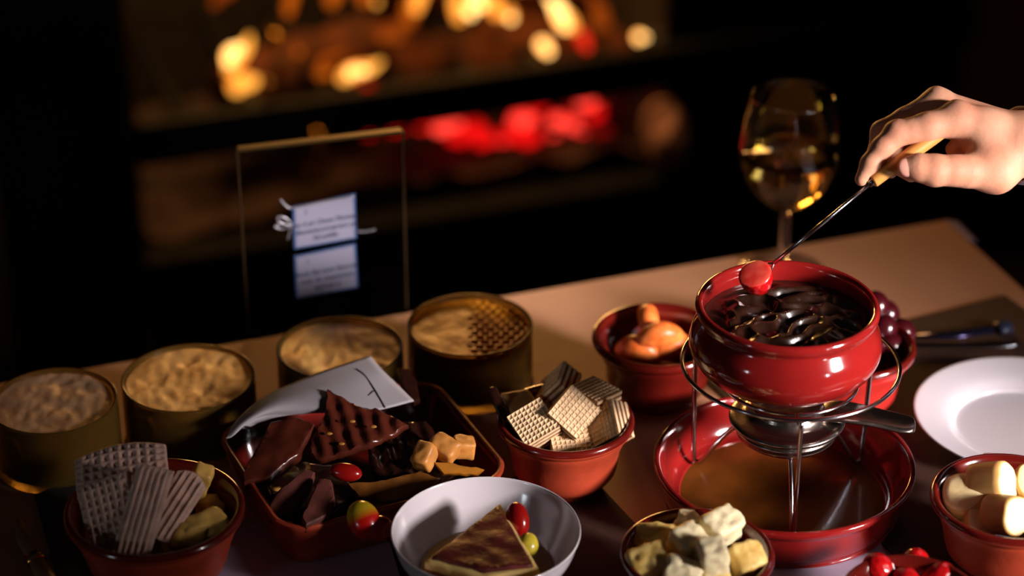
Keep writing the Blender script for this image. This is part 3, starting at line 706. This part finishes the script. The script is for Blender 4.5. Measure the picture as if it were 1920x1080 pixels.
place(sb, D(1419, 524, D0), (-.28, -.36, .88)); tag(sb, 'cut strawberry speared on the fork over the chocolate', 'strawberry')

# ------------------------------------------------------------------ food in the bowls
# wafer cubes: wafer sheets with a raised lattice, cocoa cream between
def lattice(L, nd, z0, up=1, ridge=.0007, res=4):
    n = nd*res; v = []; f = []
    for i in range(n+1):
        for j in range(n+1):
            u = (i % res)/res; w_ = (j % res)/res; e = 1 if (i % res == 0 or j % res == 0) else 0
            v.append((L*(i/n-.5), L*(j/n-.5), z0+up*ridge*(e)))
    for i in range(n):
        for j in range(n): q = i*(n+1)+j; f.append((q, q+n+1, q+n+2, q+1) if up > 0 else (q, q+1, q+n+2, q+n+1))
    return v, f
def wafer(L, T, nl=4, nd=8):
    t = thing('wafer_cube', '', 'wafer'); th = T/(nl*2-1)*.95
    for i in range(nl*2-1):
        z0 = -T/2+T*i/(nl*2-1); z1 = z0+T/(nl*2-1)
        if i % 2 == 0:
            parts = [box(-L/2, L/2, -L/2, L/2, z0, z1)]
            if i == 0: parts.append(lattice(L, nd, z0-.0001, -1))
            if i == nl*2-2: parts.append(lattice(L, nd, z1+.0001, 1))
            mesh('wafer_sheet', *join(*parts), wafer_m, t, False)
        else: mesh('cream_layer', *box(-L/2*.97, L/2*.97, -L/2*.97, L/2*.97, z0, z1), cream_m, t, False)
    return t
def copy_tree(o):
    c = o.copy(); C.objects.link(c)
    for ch in o.children:
        d = ch.copy(); C.objects.link(d); d.parent = c
    return c
wz = wafer(.027, .0155)
specs = [((1072, 776), .063, (.22, -.70, .62), 50, 'wafer cube turned on its corner at the front of the wafer pile'),
         ((1003, 800), .056, (-.15, -.50, .80), 30, 'wafer cube lying flat at the front edge of the bowl, beside the cream wedge'),
         ((1114, 748), .060, (.10, .05, .97), -42, 'wafer cube showing its cocoa layers behind the cornered cube'),
         ((1142, 798), .050, (-.62, -.45, .45), 15, 'small wafer cube on edge against the bowl wall beside the layered cube'),
         ((1046, 728), .058, (-.6, .1, .5), -20, 'wafer cube standing up at the back rim of its bowl'),
         ((1065, 828), .044, (.1, -.4, .8), 10, 'wafer cube mostly buried under the others'),
         ((1025, 765), .042, (.1, .2, .9), 40, 'wafer cube hidden in the shade in the middle of the bowl')]
for i, (px, z, nrm, an, lab) in enumerate(specs):
    o = wz if i == 0 else copy_tree(wz); o['label'] = lab; o['group'] = 'wafer cubes in the terracotta bowl'
    place(o, P(*px, z), nrm, math.radians(an))
poly = [P(940, 736, .062), P(988, 728, .062), P(1012, 752, .060), P(966, 786, .055)]
nn = np.cross(poly[1]-poly[0], poly[3]-poly[0]); nn = nn if nn[2] > 0 else -nn
o = mesh('cream_wedge', *slab(dense(poly[::-1] if np.cross(poly[1]-poly[0], poly[3]-poly[0])[2] < 0 else poly), nn, .010), mat('white_choc', (206, 160, 96), .5, var=.2, vscale=60, bump=.2)); tag(o, 'smooth pale cream wedge at the rim of the wafer bowl', 'wafer')
v, f = tube(spline([P(921, 726, .068), P(930, 745, .064), P(941, 770, .057), P(955, 795, .050)], 5), [.0012]+[.0035]*5+[.0045]*9+[.003], 8, flat=.5)
o = mesh('chocolate_shard', v, f, choc_dark); tag(o, 'thin dark chocolate shard standing at the edge of the wafer bowl', 'chocolate')

# tangerine segments
tang = mat('tangerine', (232, 132, 62), .38, var=.5, vscale=120, bump=.25, bscale=160, sss=.25, col2=(214, 96, 34)); pith = mat('pith', (244, 214, 180), .7)
def segment(px, z, nrm, an, lab, s=1.0):
    V, F = ICO4; vv = []
    for p in V:
        x, y, zz = p; wdg = 1-.45*(.5-zz*.5); vv.append((x*.0185*s, y*.0098*wdg*s, (zz*.0115-.35*(x*x)*.016+.003)*s))
    o = mesh('tangerine_segment', vv, F, tang); place(o, P(*px, z), nrm, math.radians(an)); tag(o, lab, 'tangerine', 'tangerine segments in the dark bowl')
segment((1216, 606), .050, (-.1, -.2, 1), 95, 'tangerine segment standing at the top of the pile')
segment((1236, 636), .047, (.05, -.35, .9), 12, 'tangerine segment lying across the front, touching the pot side', 1.1)
segment((1196, 660), .036, (0, -.2, 1), -20, 'tangerine segment low against the bowl wall in shade'); segment((1262, 655), .036, (.1, -.1, 1), 30, 'tangerine segment low beside the fondue pot')
# grapes
grape_m = mat('dark_grape', (62, 10, 18), .22, coat=.4, var=.3, vscale=40)
for (x, y, z) in ((1640, 575, .062), (1655, 618, .056), (1668, 652, .046), (1632, 645, .052), (1690, 625, .046), (1610, 600, .056), (1600, 640, .05), (1570, 610, .05), (1660, 590, .05)):
    v, f = ICO3; o = mesh('grape', [np.array(p)*np.array([.0112, .0112, .0122]) for p in v], f, grape_m); place(o, P(x, y, z), (rng.uniform(-.5, .5), rng.uniform(-.5, .5), 1))
    tag(o, 'glossy dark red grape in the red bowl behind the pot', 'grape', 'grapes in the red bowl')
# banana slices
def banana_mats():
    m = mat('banana_face', (240, 208, 140), .42, sss=.2, bump=.2, bscale=120); nt = m.node_tree; b = nt.nodes['Principled BSDF']; N = nt.nodes.new; L = nt.links.new
    tc = N('ShaderNodeTexCoord'); sx = N('ShaderNodeSeparateXYZ'); L(tc.outputs['Object'], sx.inputs[0])
    vm = N('ShaderNodeCombineXYZ'); L(sx.outputs[0], vm.inputs[0]); L(sx.outputs[1], vm.inputs[1])
    ln = N('ShaderNodeVectorMath'); ln.operation = 'LENGTH'; L(vm.outputs[0], ln.inputs[0])
    n = N('ShaderNodeTexNoise'); n.inputs['Scale'].default_value = 260; L(tc.outputs['Object'], n.inputs['Vector'])
    ad = N('ShaderNodeMath'); ad.operation = 'MULTIPLY_ADD'; L(n.outputs['Fac'], ad.inputs[0]); ad.inputs[1].default_value = .014; L(ln.outputs['Value'], ad.inputs[2])
    r = N('ShaderNodeValToRGB'); mr = N('ShaderNodeMapRange'); L(ad.outputs[0], mr.inputs['Value']); mr.inputs['From Max'].default_value = .020; L(mr.outputs[0], r.inputs['Fac'])
    r.color_ramp.elements[0].color = (*lin((196, 150, 84)), 1); r.color_ramp.elements[1].color = (*lin((246, 222, 164)), 1)
    r.color_ramp.elements[0].position = .10; r.color_ramp.elements[1].position = .42; L(r.outputs['Color'], b.inputs['Base Color'])
    return m
ban_f = banana_mats(); ban_s = mat('banana_side', (222, 178, 104), .45, var=.15, vscale=50, stretch=(1, 1, .2), bump=.25, bscale=120, sss=.2)
def banana(px, z, nrm, Lh, R, lab):
    prof = [(0, -Lh), (R*.90, -Lh), (R*.985, -Lh+.0012), (R, -Lh*.6), (R, Lh*.6), (R*.985, Lh-.0012), (R*.90, Lh), (R*.6, Lh+.0003), (0, Lh+.0004)]
    v, f, ri = lathe(prof, 48); vv = []
    for q in v:
        a = math.atan2(q[1], q[0]); k = 1+.035*math.cos(3*a)+.02*math.cos(5*a+1); vv.append((q[0]*k, q[1]*k, q[2]+.0006*nz(q, 200, 2)))
    o = mesh('banana_slice', vv, f, [ban_s, ban_f], None, True, [1 if r in (0, 6, 7) else 0 for r in ri]); place(o, P(*px, z), nrm); tag(o, lab, 'banana', 'banana slices in the terracotta bowl')
banana((1858, 908), .060, (.82, -.45, .40), .0125, .0150, 'thick banana slice with its cut face turned up, on top of the others')
banana((1812, 935), .050, (-.35, -.45, .8), .0110, .0150, 'shaded banana slice leaning on the bowl wall beside the top slice')
banana((1885, 965), .054, (.55, -.75, .40), .0120, .0135, 'banana slice at the bowl front with its pale face forward')
banana((1838, 982), .042, (.1, -.5, .8), .0080, .0120, 'small banana slice sunk low at the front of the bowl')
banana((1930, 915), .050, (.2, -.5, .8), .0110, .0145, 'banana slice behind the front slice at the far side of the bowl')
banana((1870, 890), .036, (.1, .2, .9), .0110, .0145, 'banana slice at the bottom under the top slice')
# pineapple chunks
PLAB = ['flat lying pineapple chunk at the bowl rim nearest the wafer bowl', 'squarish yellow pineapple chunk against the bowl wall under the flat chunk', 'upright pale pineapple chunk leaning beside the tallest one', 'tallest narrow pineapple chunk standing in the middle of the heap', 'pale ragged pineapple chunk topping the heap beside the saucer', 'yellow pineapple chunk at the bowl wall beneath the ragged one', 'tiny pale pineapple chunk peeking out behind the upright one', 'pale pineapple chunk at the very front of the heap', 'yellow pineapple chunk low in front of the tallest one', 'pineapple chunk buried at the bottom under the heap']
pine = mat('pineapple', (232, 206, 128), .42, var=.3, vscale=90, stretch=(1, 1, .25), bump=.4, bscale=160, sss=.3, col2=(206, 168, 84)); pine2 = mat('pineapple_pale', (240, 228, 184), .42, var=.2, vscale=90, bump=.4, bscale=160, sss=.3)
for i, (x, y, z, hx, hy, hz, nrm, an, m_) in enumerate([
        (1228, 1012, .048, .014, .009, .008, (-.2, -.3, .9), -10, pine), (1218, 1056, .052, .013, .010, .010, (-.2, -.5, .8), 20, pine), (1287, 1026, .056, .010, .010, .015, (.1, -.3, .9), 35, pine2),
        (1336, 1050, .060, .009, .009, .017, (-.05, -.35, .9), 15, pine2), (1350, 990, .058, .014, .010, .010, (.2, -.2, .9), 40, pine2), (1395, 1052, .052, .011, .010, .011, (.3, -.4, .8), 25, pine),
        (1290, 985, .054, .007, .007, .009, (.2, 0, .9), 30, pine2), (1280, 1080, .052, .012, .010, .010, (0, -.5, .8), -15, pine2), (1330, 1085, .045, .013, .011, .009, (0, -.3, .9), 5, pine), (1320, 1020, .036, .014, .012, .010, (0, 0, 1), 5, pine)]):
    v, f = rbox_s((hx, hy, hz), 9, .0016, 190, i); o = mesh('pineapple_chunk', v, f, m_); place(o, P(x, y, z), nrm, math.radians(an))
    tag(o, PLAB[i], 'pineapple', 'pineapple chunks in the bowl')
# strawberries in the front bowl
for i, (x, y, z, nrm, s) in enumerate([(1652, 1072, .041, (-.6, .2, .5), 1.0), (1692, 1090, .038, (.3, -.6, .4), .95), (1756, 1084, .040, (.7, .1, .3), .95), (1728, 1124, .038, (.1, -.8, .3), 1), (1660, 1128, .038, (-.7, -.3, .2), 1), (1715, 1060, .036, (.2, .7, .2), .9)]):
    v, f = strawberry(.028*s, .0125*s, i); o = mesh('strawberry', v, f, straw_m); place(o, P(x, y, z), nrm); tag(o, 'whole ripe strawberry in the red front bowl', 'strawberry', 'strawberries in the bowl')

# ridged wafers and cheese in the deep bowl
def ridged(wd, ht, th, nx, ny, curve=0, arch=0):
    n, m = 64, 64; v = []; f = []
    for s in (1, -1):
        for i in range(n+1):
            for j in range(m+1):
                x = wd*(i/n-.5); y = ht*(j/m-.5)
                if arch: y *= 1-arch*(abs(i/n-.5)*2)**2*(1 if y > 0 else .3)
                rx = math.cos(2*math.pi*nx*i/n); ry = math.cos(2*math.pi*ny*j/m) if ny else 0
                e = min(1, 12*min(i/n, 1-i/n, j/m, 1-j/m)+.15)
                z = s*(th/2+.0016*max(rx, ry*.8)*e)*(.5+.5*e)+curve*x*x+.0010*nz((x, y, 0), 140, nx); v.append((x, y, z))
    K = (n+1)*(m+1)
    for i in range(n):
        for j in range(m):
            q = i*(m+1)+j; f.append((q, q+m+1, q+m+2, q+1)); f.append((K+q, K+q+1, K+q+m+2, K+q+m+1))
    bnd = [i*(m+1) for i in range(n+1)]+[n*(m+1)+j for j in range(1, m+1)]+[i*(m+1)+m for i in range(n-1, -1, -1)]+[j for j in range(m-1, 0, -1)]
    for a, b in zip(bnd, bnd[1:]+bnd[:1]): f.append((a, K+a, K+b, b))
    return v, f
fanw = mat('pink_beige_wafer', (206, 170, 152), .8, var=.25, vscale=150, bump=.3, bscale=400)
for (px, z, wd, ht, nrm, an, nx, ny, ar, lab) in [
        ((228, 880), .082, .062, .034, (-.15, -.62, .70), -8, 10, 6, .35, 'arched lattice wafer standing at the back of the deep bowl'),
        ((205, 962), .070, .036, .046, (-.25, -.70, .60), -16, 7, 8, 0, 'square lattice wafer leaning at the front of the deep bowl'),
        ((268, 962), .074, .024, .062, (.0, -.70, .65), 14, 6, 0, 0, 'long ridged wafer stick leaning in the middle of the deep bowl'),
        ((328, 948), .070, .022, .050, (.2, -.65, .65), 30, 5, 0, .2, 'short ridged wafer leaning beside the cheese in the deep bowl')]:
    o = mesh('ridged_wafer', *ridged(wd, ht, .005, nx, ny, 0, ar), fanw); place(o, P(*px, z), nrm, math.radians(-an)); tag(o, lab, 'wafer', 'ridged wafers in the deep bowl')
cheese = mat('yellow_cheese', (222, 178, 92), .4, var=.3, vscale=60, bump=.2, bscale=100, sss=.2)
for i, (x, y, z, hx, hy, hz, nrm, an, lab) in enumerate([(370, 910, .062, .007, .007, .017, (.35, -.2, .85), 0, 'tall cheese sliver standing behind the ridged wafers'), (385, 990, .056, .015, .010, .008, (.1, -.5, .8), 25, 'pale cheese block on top at the bowl edge'),
        (358, 1012, .052, .011, .009, .009, (-.1, -.5, .8), -20, 'cheese block in front of the pale block'), (335, 1018, .046, .010, .008, .008, (-.2, -.4, .8), 20, 'small cheese block against the wafers'), (395, 955, .046, .009, .009, .009, (.1, 0, 1), 30, 'cheese block in the shade under the bowl rim')]):
    v, f = rbox_s((hx, hy, hz), 5, .0025, 110, i+20); o = mesh('cheese_piece', v, f, cheese); place(o, P(x, y, z), nrm, math.radians(an)); tag(o, lab, 'cheese', 'cheese in the deep bowl')

# ------------------------------------------------------------------ tray with chocolate
tc_ = np.array([-.1050, 1.4110, MZ+.0008]); ta = math.radians(25); TX, TY, TZ = .085, .0725, .036
def rrect(hx, hy, r, n=10):
    out_ = []
    for (cx, cy, a0) in ((hx-r, hy-r, 0), (-hx+r, hy-r, 90), (-hx+r, -hy+r, 180), (hx-r, -hy+r, 270)):
        for k in range(n+1): a = math.radians(a0+90*k/n); out_.append((cx+r*math.cos(a), cy+r*math.sin(a)))
    return out_
lay = [(-.010, 0, .016), (-.0085, .0012, .018), (-.004, .014, .022), (-.0015, .030, .024), (.0, .0325, .025), (.0002, .0350, .025), (-.0012, TZ, .024), (-.0035, .0352, .022), (-.0052, .030, .021), (-.010, .010, .018), (-.015, .0055, .014)]
tv = []; tf = []; K = 44
for off, z, r in lay: tv += [(x, y, z) for x, y in rrect(TX+off, TY+off, r)]
for i in range(len(lay)-1):
    for k in range(K): tf.append((i*K+k, i*K+(k+1) % K, (i+1)*K+(k+1) % K, (i+1)*K+k))
tf += [tuple(range(K-1, -1, -1)), tuple(range((len(lay)-1)*K, len(lay)*K))]
tmi = [1 if i//K >= 7 and i < (len(lay)-1)*K else 0 for i in range(len(tf)-1)]+[1]
o = mesh('terracotta_tray', tv, tf, [terra, glaze_in], None, True, tmi); o.location = tc_; o.rotation_euler = (0, 0, ta); tag(o, 'rectangular terracotta tray heaped with broken chocolate', 'tray')
md = o.modifiers.new('edge', 'EDGE_SPLIT'); md.split_angle = math.radians(60)

def bark(pix, th, m, lab, name='chocolate_bark', ripple=None, seed=1, step=.004):
    pts = [P(x, y, z) for x, y, z in pix]; c = sum(pts)/len(pts)
    n = np.zeros(3)
    for i in range(len(pts)): n += np.cross(pts[i]-c, pts[(i+1) % len(pts)]-c)
    if n[2] < 0: pts = pts[::-1]; n = -n
    d = dense(pts, step, .0006, seed); v, f = slab(d, n, th, ripple); v = [q-c for q in v]
    o = mesh(name, v, f, m, None, True); o.location = c
    md = o.modifiers.new('edge', 'EDGE_SPLIT'); md.split_angle = math.radians(48)
    return tag(o, lab, 'chocolate', 'broken chocolate on the tray')
rip = lambda p: .0013*math.sin((p[0]*.8+p[1]*.25)*700)+.0012*nz(p, 120, 3)
rg = lambda p: .0016*nz(p, 90, 6)
b1 = bark([(614, 732, .068), (650, 748, .068), (690, 764, .066), (706, 764, .065), (766, 796, .060), (742, 812, .057), (690, 836, .052), (640, 852, .049), (600, 862, .047), (582, 850, .049), (584, 822, .054), (600, 790, .060), (610, 770, .063)], .006, choc, 'large rippled milk chocolate slab on top of the tray in front of the paper', ripple=rip, seed=2, step=.0028)
bark([(508, 790, .058), (560, 782, .060), (590, 796, .058), (560, 845, .052), (505, 895, .042), (458, 908, .038), (455, 890, .041), (480, 835, .052)], .010, choc, 'long dark brown chocolate slab leaning beside the white paper', ripple=rg, seed=3)
bark([(575, 878, .052), (590, 884, .051), (580, 915, .045), (546, 965, .036), (505, 974, .034), (496, 962, .036), (520, 920, .044)], .008, mat('bloomed_chocolate', (104, 56, 48), .5, var=.35, vscale=70, bump=.3, bscale=90), 'greyish pink bloomed chocolate chunk at the tray edge', ripple=rg, seed=4)
bark([(598, 896, .052), (620, 900, .051), (628, 930, .049), (612, 968, .043), (574, 984, .041), (566, 974, .042), (580, 935, .049)], .010, MATS['bloomed_chocolate'], 'stubby chocolate chunk with pale broken end at the tray corner', ripple=rg, seed=5)
bark([(700, 802, .050), (760, 786, .054), (800, 790, .052), (832, 830, .046), (826, 862, .042), (790, 882, .040), (730, 896, .038), (696, 880, .041), (690, 840, .047)], .006, choc_dark, 'glossy dark chocolate sheet under the rippled slab', ripple=rip, seed=6, step=.003)
bark([(650, 906, .042), (700, 902, .042), (790, 884, .044), (828, 896, .042), (800, 918, .038), (740, 936, .034), (670, 932, .035)], .008, mat('caramel_chocolate', (120, 74, 28), .3, var=.4, vscale=60, coat=.3, bump=.2), 'amber brown chocolate piece beside the white dessert bowl', ripple=rg, seed=7)
bark([(744, 690, .064), (766, 690, .064), (782, 712, .060), (788, 750, .052), (776, 756, .051), (752, 720, .059)], .006, choc_dark, 'dark chocolate flake standing behind the white paper', ripple=rg, seed=8)
bark([(490, 890, .031), (540, 860, .034), (640, 872, .034), (670, 925, .030), (615, 965, .030), (550, 958, .029), (510, 930, .029)], .012, choc_dark, 'dark chocolate lying deep in the tray under the other pieces', ripple=rg, seed=9)
bark([(700, 880, .030), (800, 850, .032), (860, 880, .030), (820, 920, .026), (740, 950, .024)], .012, choc_dark, 'dark chocolate base piece under the nuts and fudge', ripple=rg, seed=10)
for i, (x, y) in enumerate(((660, 790), (617, 813), (640, 832), (700, 800))):
    v, f = ICO3; zt = (.0635, .0575, .054, .062)[i]; o = mesh('nut_piece', [np.array(p)*np.array([.0024, .0014, .0010]) for p in v], f, mat('pistachio', (150, 104, 36), .4), b1)
    o.location = P(x, y, zt)-np.array(b1.location)
fudge = mat('fudge', (196, 132, 62), .45, var=.3, vscale=60, bump=.2, bscale=120)
for i, (x, y, z, hx, hy, hz, nrm, an, lab) in enumerate([(796, 856, .050, .007, .009, .007, (-.3, -.4, .8), -25, 'honey coloured fudge block tilted beside the dark sheet'), (832, 842, .050, .010, .008, .007, (.1, -.3, .9), -30, 'crusty fudge block behind the honey coloured one'), (868, 838, .046, .008, .007, .007, (.2, 0, .9), 10, 'shaded fudge block against the tray wall')]):
    v, f = rbox_s((hx, hy, hz), 7, .0012, 150, i+40); o = mesh('fudge_block', v, f, fudge); place(o, P(x, y, z), nrm, math.radians(an)); tag(o, lab, 'fudge', 'fudge on the tray')
bark([(812, 866, .048), (850, 868, .047), (908, 880, .044), (896, 890, .041), (830, 890, .041)], .008, mat('amber_fruit', (176, 112, 30), .4, var=.3, vscale=60, coat=.2), 'long amber wedge of candied fruit at the tray end', name='candied_fruit', seed=11)
candy_r = mat('red_candy', (150, 18, 14), .22, coat=.5, var=.3, vscale=40)
cm = mat('red_yellow_candy', (214, 50, 20), .25, coat=.4); nt = cm.node_tree
tcn = nt.nodes.new('ShaderNodeTexCoord'); sx = nt.nodes.new('ShaderNodeSeparateXYZ'); rr_ = nt.nodes.new('ShaderNodeValToRGB'); mr = nt.nodes.new('ShaderNodeMapRange')
nt.links.new(tcn.outputs['Object'], sx.inputs[0]); nt.links.new(sx.outputs[1], mr.inputs['Value']); mr.inputs['From Min'].default_value = -.012; mr.inputs['From Max'].default_value = .012
nt.links.new(mr.outputs[0], rr_.inputs['Fac']); rr_.color_ramp.elements[0].color = (*lin((168, 16, 12)), 1); rr_.color_ramp.elements[1].color = (*lin((170, 146, 28)), 1); rr_.color_ramp.elements[0].position = .42; rr_.color_ramp.elements[1].position = .72
nt.links.new(rr_.outputs['Color'], nt.nodes['Principled BSDF'].inputs['Base Color'])
def candy(x, y, z, s, nrm, an, m_, lab):
    v, f = ICO3; o = mesh('candy', [np.array(p)*np.array(s) for p in v], f, m_); place(o, P(x, y, z), nrm, math.radians(an)); tag(o, lab, 'candy')
candy(648, 885, .052, (.0115, .0065, .006), (0, -.5, .8), -10, candy_r, 'small glossy red candy half under the dark chocolate sheet')
candy(682, 975, .044, (.011, .014, .010), (0, -.6, .7), 25, cm, 'egg shaped red and yellow candy on the tray edge beside the dessert bowl')
candy(712, 990, .040, (.010, .009, .007), (.2, -.5, .8), 0, candy_r, 'dark red candy touching the red and yellow one')
# white folded paper in the tray
rows_ = [[(424, 822, .050), (446, 786, .054), (500, 742, .060), (590, 702, .066), (694, 667, .070)], [(436, 818, .051), (460, 792, .056), (520, 756, .063), (620, 728, .067), (718, 695, .068)],
         [(455, 800, .053), (490, 780, .056), (550, 768, .060), (650, 756, .064), (744, 720, .064)], [(470, 800, .052), (520, 782, .054), (590, 774, .057), (690, 772, .060), (776, 752, .060)]]
g = [spline([P(*p) for p in r], 6) for r in rows_]; gv = []; gf = []; cols = list(zip(*g)); cols = [spline(c, 5) for c in cols]; ni, nj = len(cols), len(cols[0])
for c in cols: gv += list(c)
for i in range(ni-1):
    for j in range(nj-1): q = i*nj+j; gf.append((q, q+1, q+nj+1, q+nj))
cen = sum(np.array(q) for q in gv)/len(gv)
wp_ = thing('wrapping_paper', 'creased white paper sheet tucked behind the chocolate slab', 'paper', cen)
o = mesh('sheet', [q-cen for q in gv], gf, mat('paper_insert', (140, 137, 142), .7, bump=.1, bscale=60), wp_); md = o.modifiers.new('solid', 'SOLIDIFY'); md.thickness = .0008; md.offset = 0
cr = [(668, 692, .0690), (684, 704, .0682), (702, 730, .0655), (722, 764, .0610)]
v, f = tube(spline([P(*p)-cen for p in cr], 5), .0006, 6); mesh('torn_crease', v, f, mat('dark_crease', (30, 26, 28), .8), wp_)
v, f = tube(spline([P(700, 733, .0652)-cen, P(690, 742, .0645)-cen], 3), .0005, 6); mesh('torn_crease', v, f, MATS['dark_crease'], wp_)

# ------------------------------------------------------------------ cake in the dessert bowl
cake = thing('cake_slice', 'wedge of cake with dark chocolate glaze and cream edge in the white bowl', 'cake', (cD[0], cD[1], MZ))
org = np.array([cD[0], cD[1], MZ])
ck = [P(938, 942, .052), P(796, 1050, .0485), P(905, 1084, .0475), P(1012, 1066, .0485)]
def prism(pts, z_off, th, inset=0):
    c = sum(pts)/len(pts); pp = [p+(c-p)/np.linalg.norm(c-p)*inset for p in pts]; n = np.zeros(3)
    for i in range(len(pp)): n += np.cross(pp[i]-c, pp[(i+1) % len(pp)]-c)
    if n[2] < 0: pp = pp[::-1]; n = -n
    n = n/np.linalg.norm(n); return slab(dense([p+n*z_off for p in pp], .004, .0004, 3), n, th, lambda p: .0012*nz(p, 90, 3))
glz = mat('cake_glaze', (96, 34, 30), .5, var=.6, vscale=55, bump=.4, bscale=110, coat=.08, spec=.35, bdist=.003); creamy = mat('cake_cream', (226, 196, 120), .6, var=.2, vscale=70, bump=.2)
v, f = prism(ck, .0022, .0040, .0048); mesh('chocolate_glaze', [q-org for q in v], f, glz, cake)
v, f = prism(ck, -.0004, .0075, 0); mesh('cream_layer', [q-org for q in v], f, creamy, cake)
v, f = prism(ck, -.0079, .0085, .0015); mesh('sponge_layer', [q-org for q in v], f, mat('sponge', (120, 66, 34), .85, var=.3, vscale=150, bump=.5, bscale=200), cake)
candy(970, 975, .048, (.0075, .0125, .009), (.5, -.5, .7), 12, candy_r, 'red candy leaning on the cake slice')
candy(990, 1022, .044, (.0070, .0085, .007), (.4, -.5, .7), 0, mat('lime_candy', (214, 196, 60), .3, coat=.3, var=.4, vscale=120), 'lime yellow candy behind the cake slice in the white bowl')
v, f, ri = lathe([(0, .0100)]+[(.040, .0158)]+[(.0435, .0192), (.0430, .0200), (0, .0200)], 64); o = mesh('shade_disc', v, f, mat('shade_disc', (168, 122, 58), .3, coat=.3)); o.location = (cD[0], cD[1], MZ); tag(o, 'tan disc standing for the warm shade in the white dessert bowl', 'sauce')  # warm shade inside the bowl, put in as a tan disc

# ------------------------------------------------------------------ cutlery
def cutlery(name, pix, wds, m, label, flat=.3):
    pts = spline([P(x, y, z) for x, y, z in pix], 6); k = len(pts); c = sum(pts)/len(pts); rs = list(np.interp(np.linspace(0, 1, k), np.linspace(0, 1, len(wds)), wds))
    v, f = tube([p-c for p in pts], rs, 12, flat=flat); o = mesh(name, v, f, m); o.location = c; return tag(o, label, 'cutlery')
cutlery('table_knife', [(1690, 646, .006), (1760, 648, .006), (1850, 648, .006), (1906, 643, .006)], [.003, .0042, .0042, .0048, .004], steel, 'polished steel knife lying behind the white plate')
dk = thing('steak_knife', 'dark handled knife lying behind the polished knife on the placemat', 'cutlery', P(1800, 625, .005))
og = P(1800, 625, .005)
v, f = tube([P(1700, 632, .006)-og, P(1780, 629, .006)-og, P(1860, 618, .006)-og], [.003, .0055, .006], 12, flat=.4); mesh('blade', v, f, mat('dark_blade', (70, 66, 100), .2, .9), dk)
v, f = tube([P(1868, 617, .006)-og, P(1872, 616, .006)-og, P(1892, 612, .006)-og, P(1894, 612, .006)-og], [.006, .0075, .0075, .005], 12, flat=.6); mesh('handle', v, f, mat('navy_handle', (40, 46, 66), .35), dk)
kn = P(60, 1040, .006)
bk = thing('butter_knife', 'table knife with bone coloured handle beside the deep bowl', 'cutlery', kn)
bone = mat('bone', (150, 122, 92), .45, var=.2, vscale=40)
v, f = tube([P(34, 975, .006)-kn, P(48, 1010, .006)-kn, P(66, 1046, .006)-kn], [.002, .0065, .0055], 12, flat=.45); mesh('blade', v, f, bone, bk)
v, f = tube([P(64, 1042, .0065)-kn, P(70, 1054, .0065)-kn], .0068, 14, flat=.7); mesh('collar', v, f, brass, bk)
v, f = tube([P(68, 1050, .006)-kn, P(90, 1090, .006)-kn, P(130, 1160, .006)-kn], [.0055, .007, .008], 12, flat=.7); mesh('handle', v, f, bone, bk)
# black slate under the deep bowl
sq = [P(66, 940, 0), P(132, 912, 0), P(430, 962, 0), P(330, 1130, 0), P(120, 1130, 0)]
o = sheet('slate_board', [p[:2] for p in sq][::-1], MZ, .004, mat('black_slate', (22, 21, 22), .6, bump=.2, bscale=200), 'black slate board under the deep terracotta bowl', 'board')
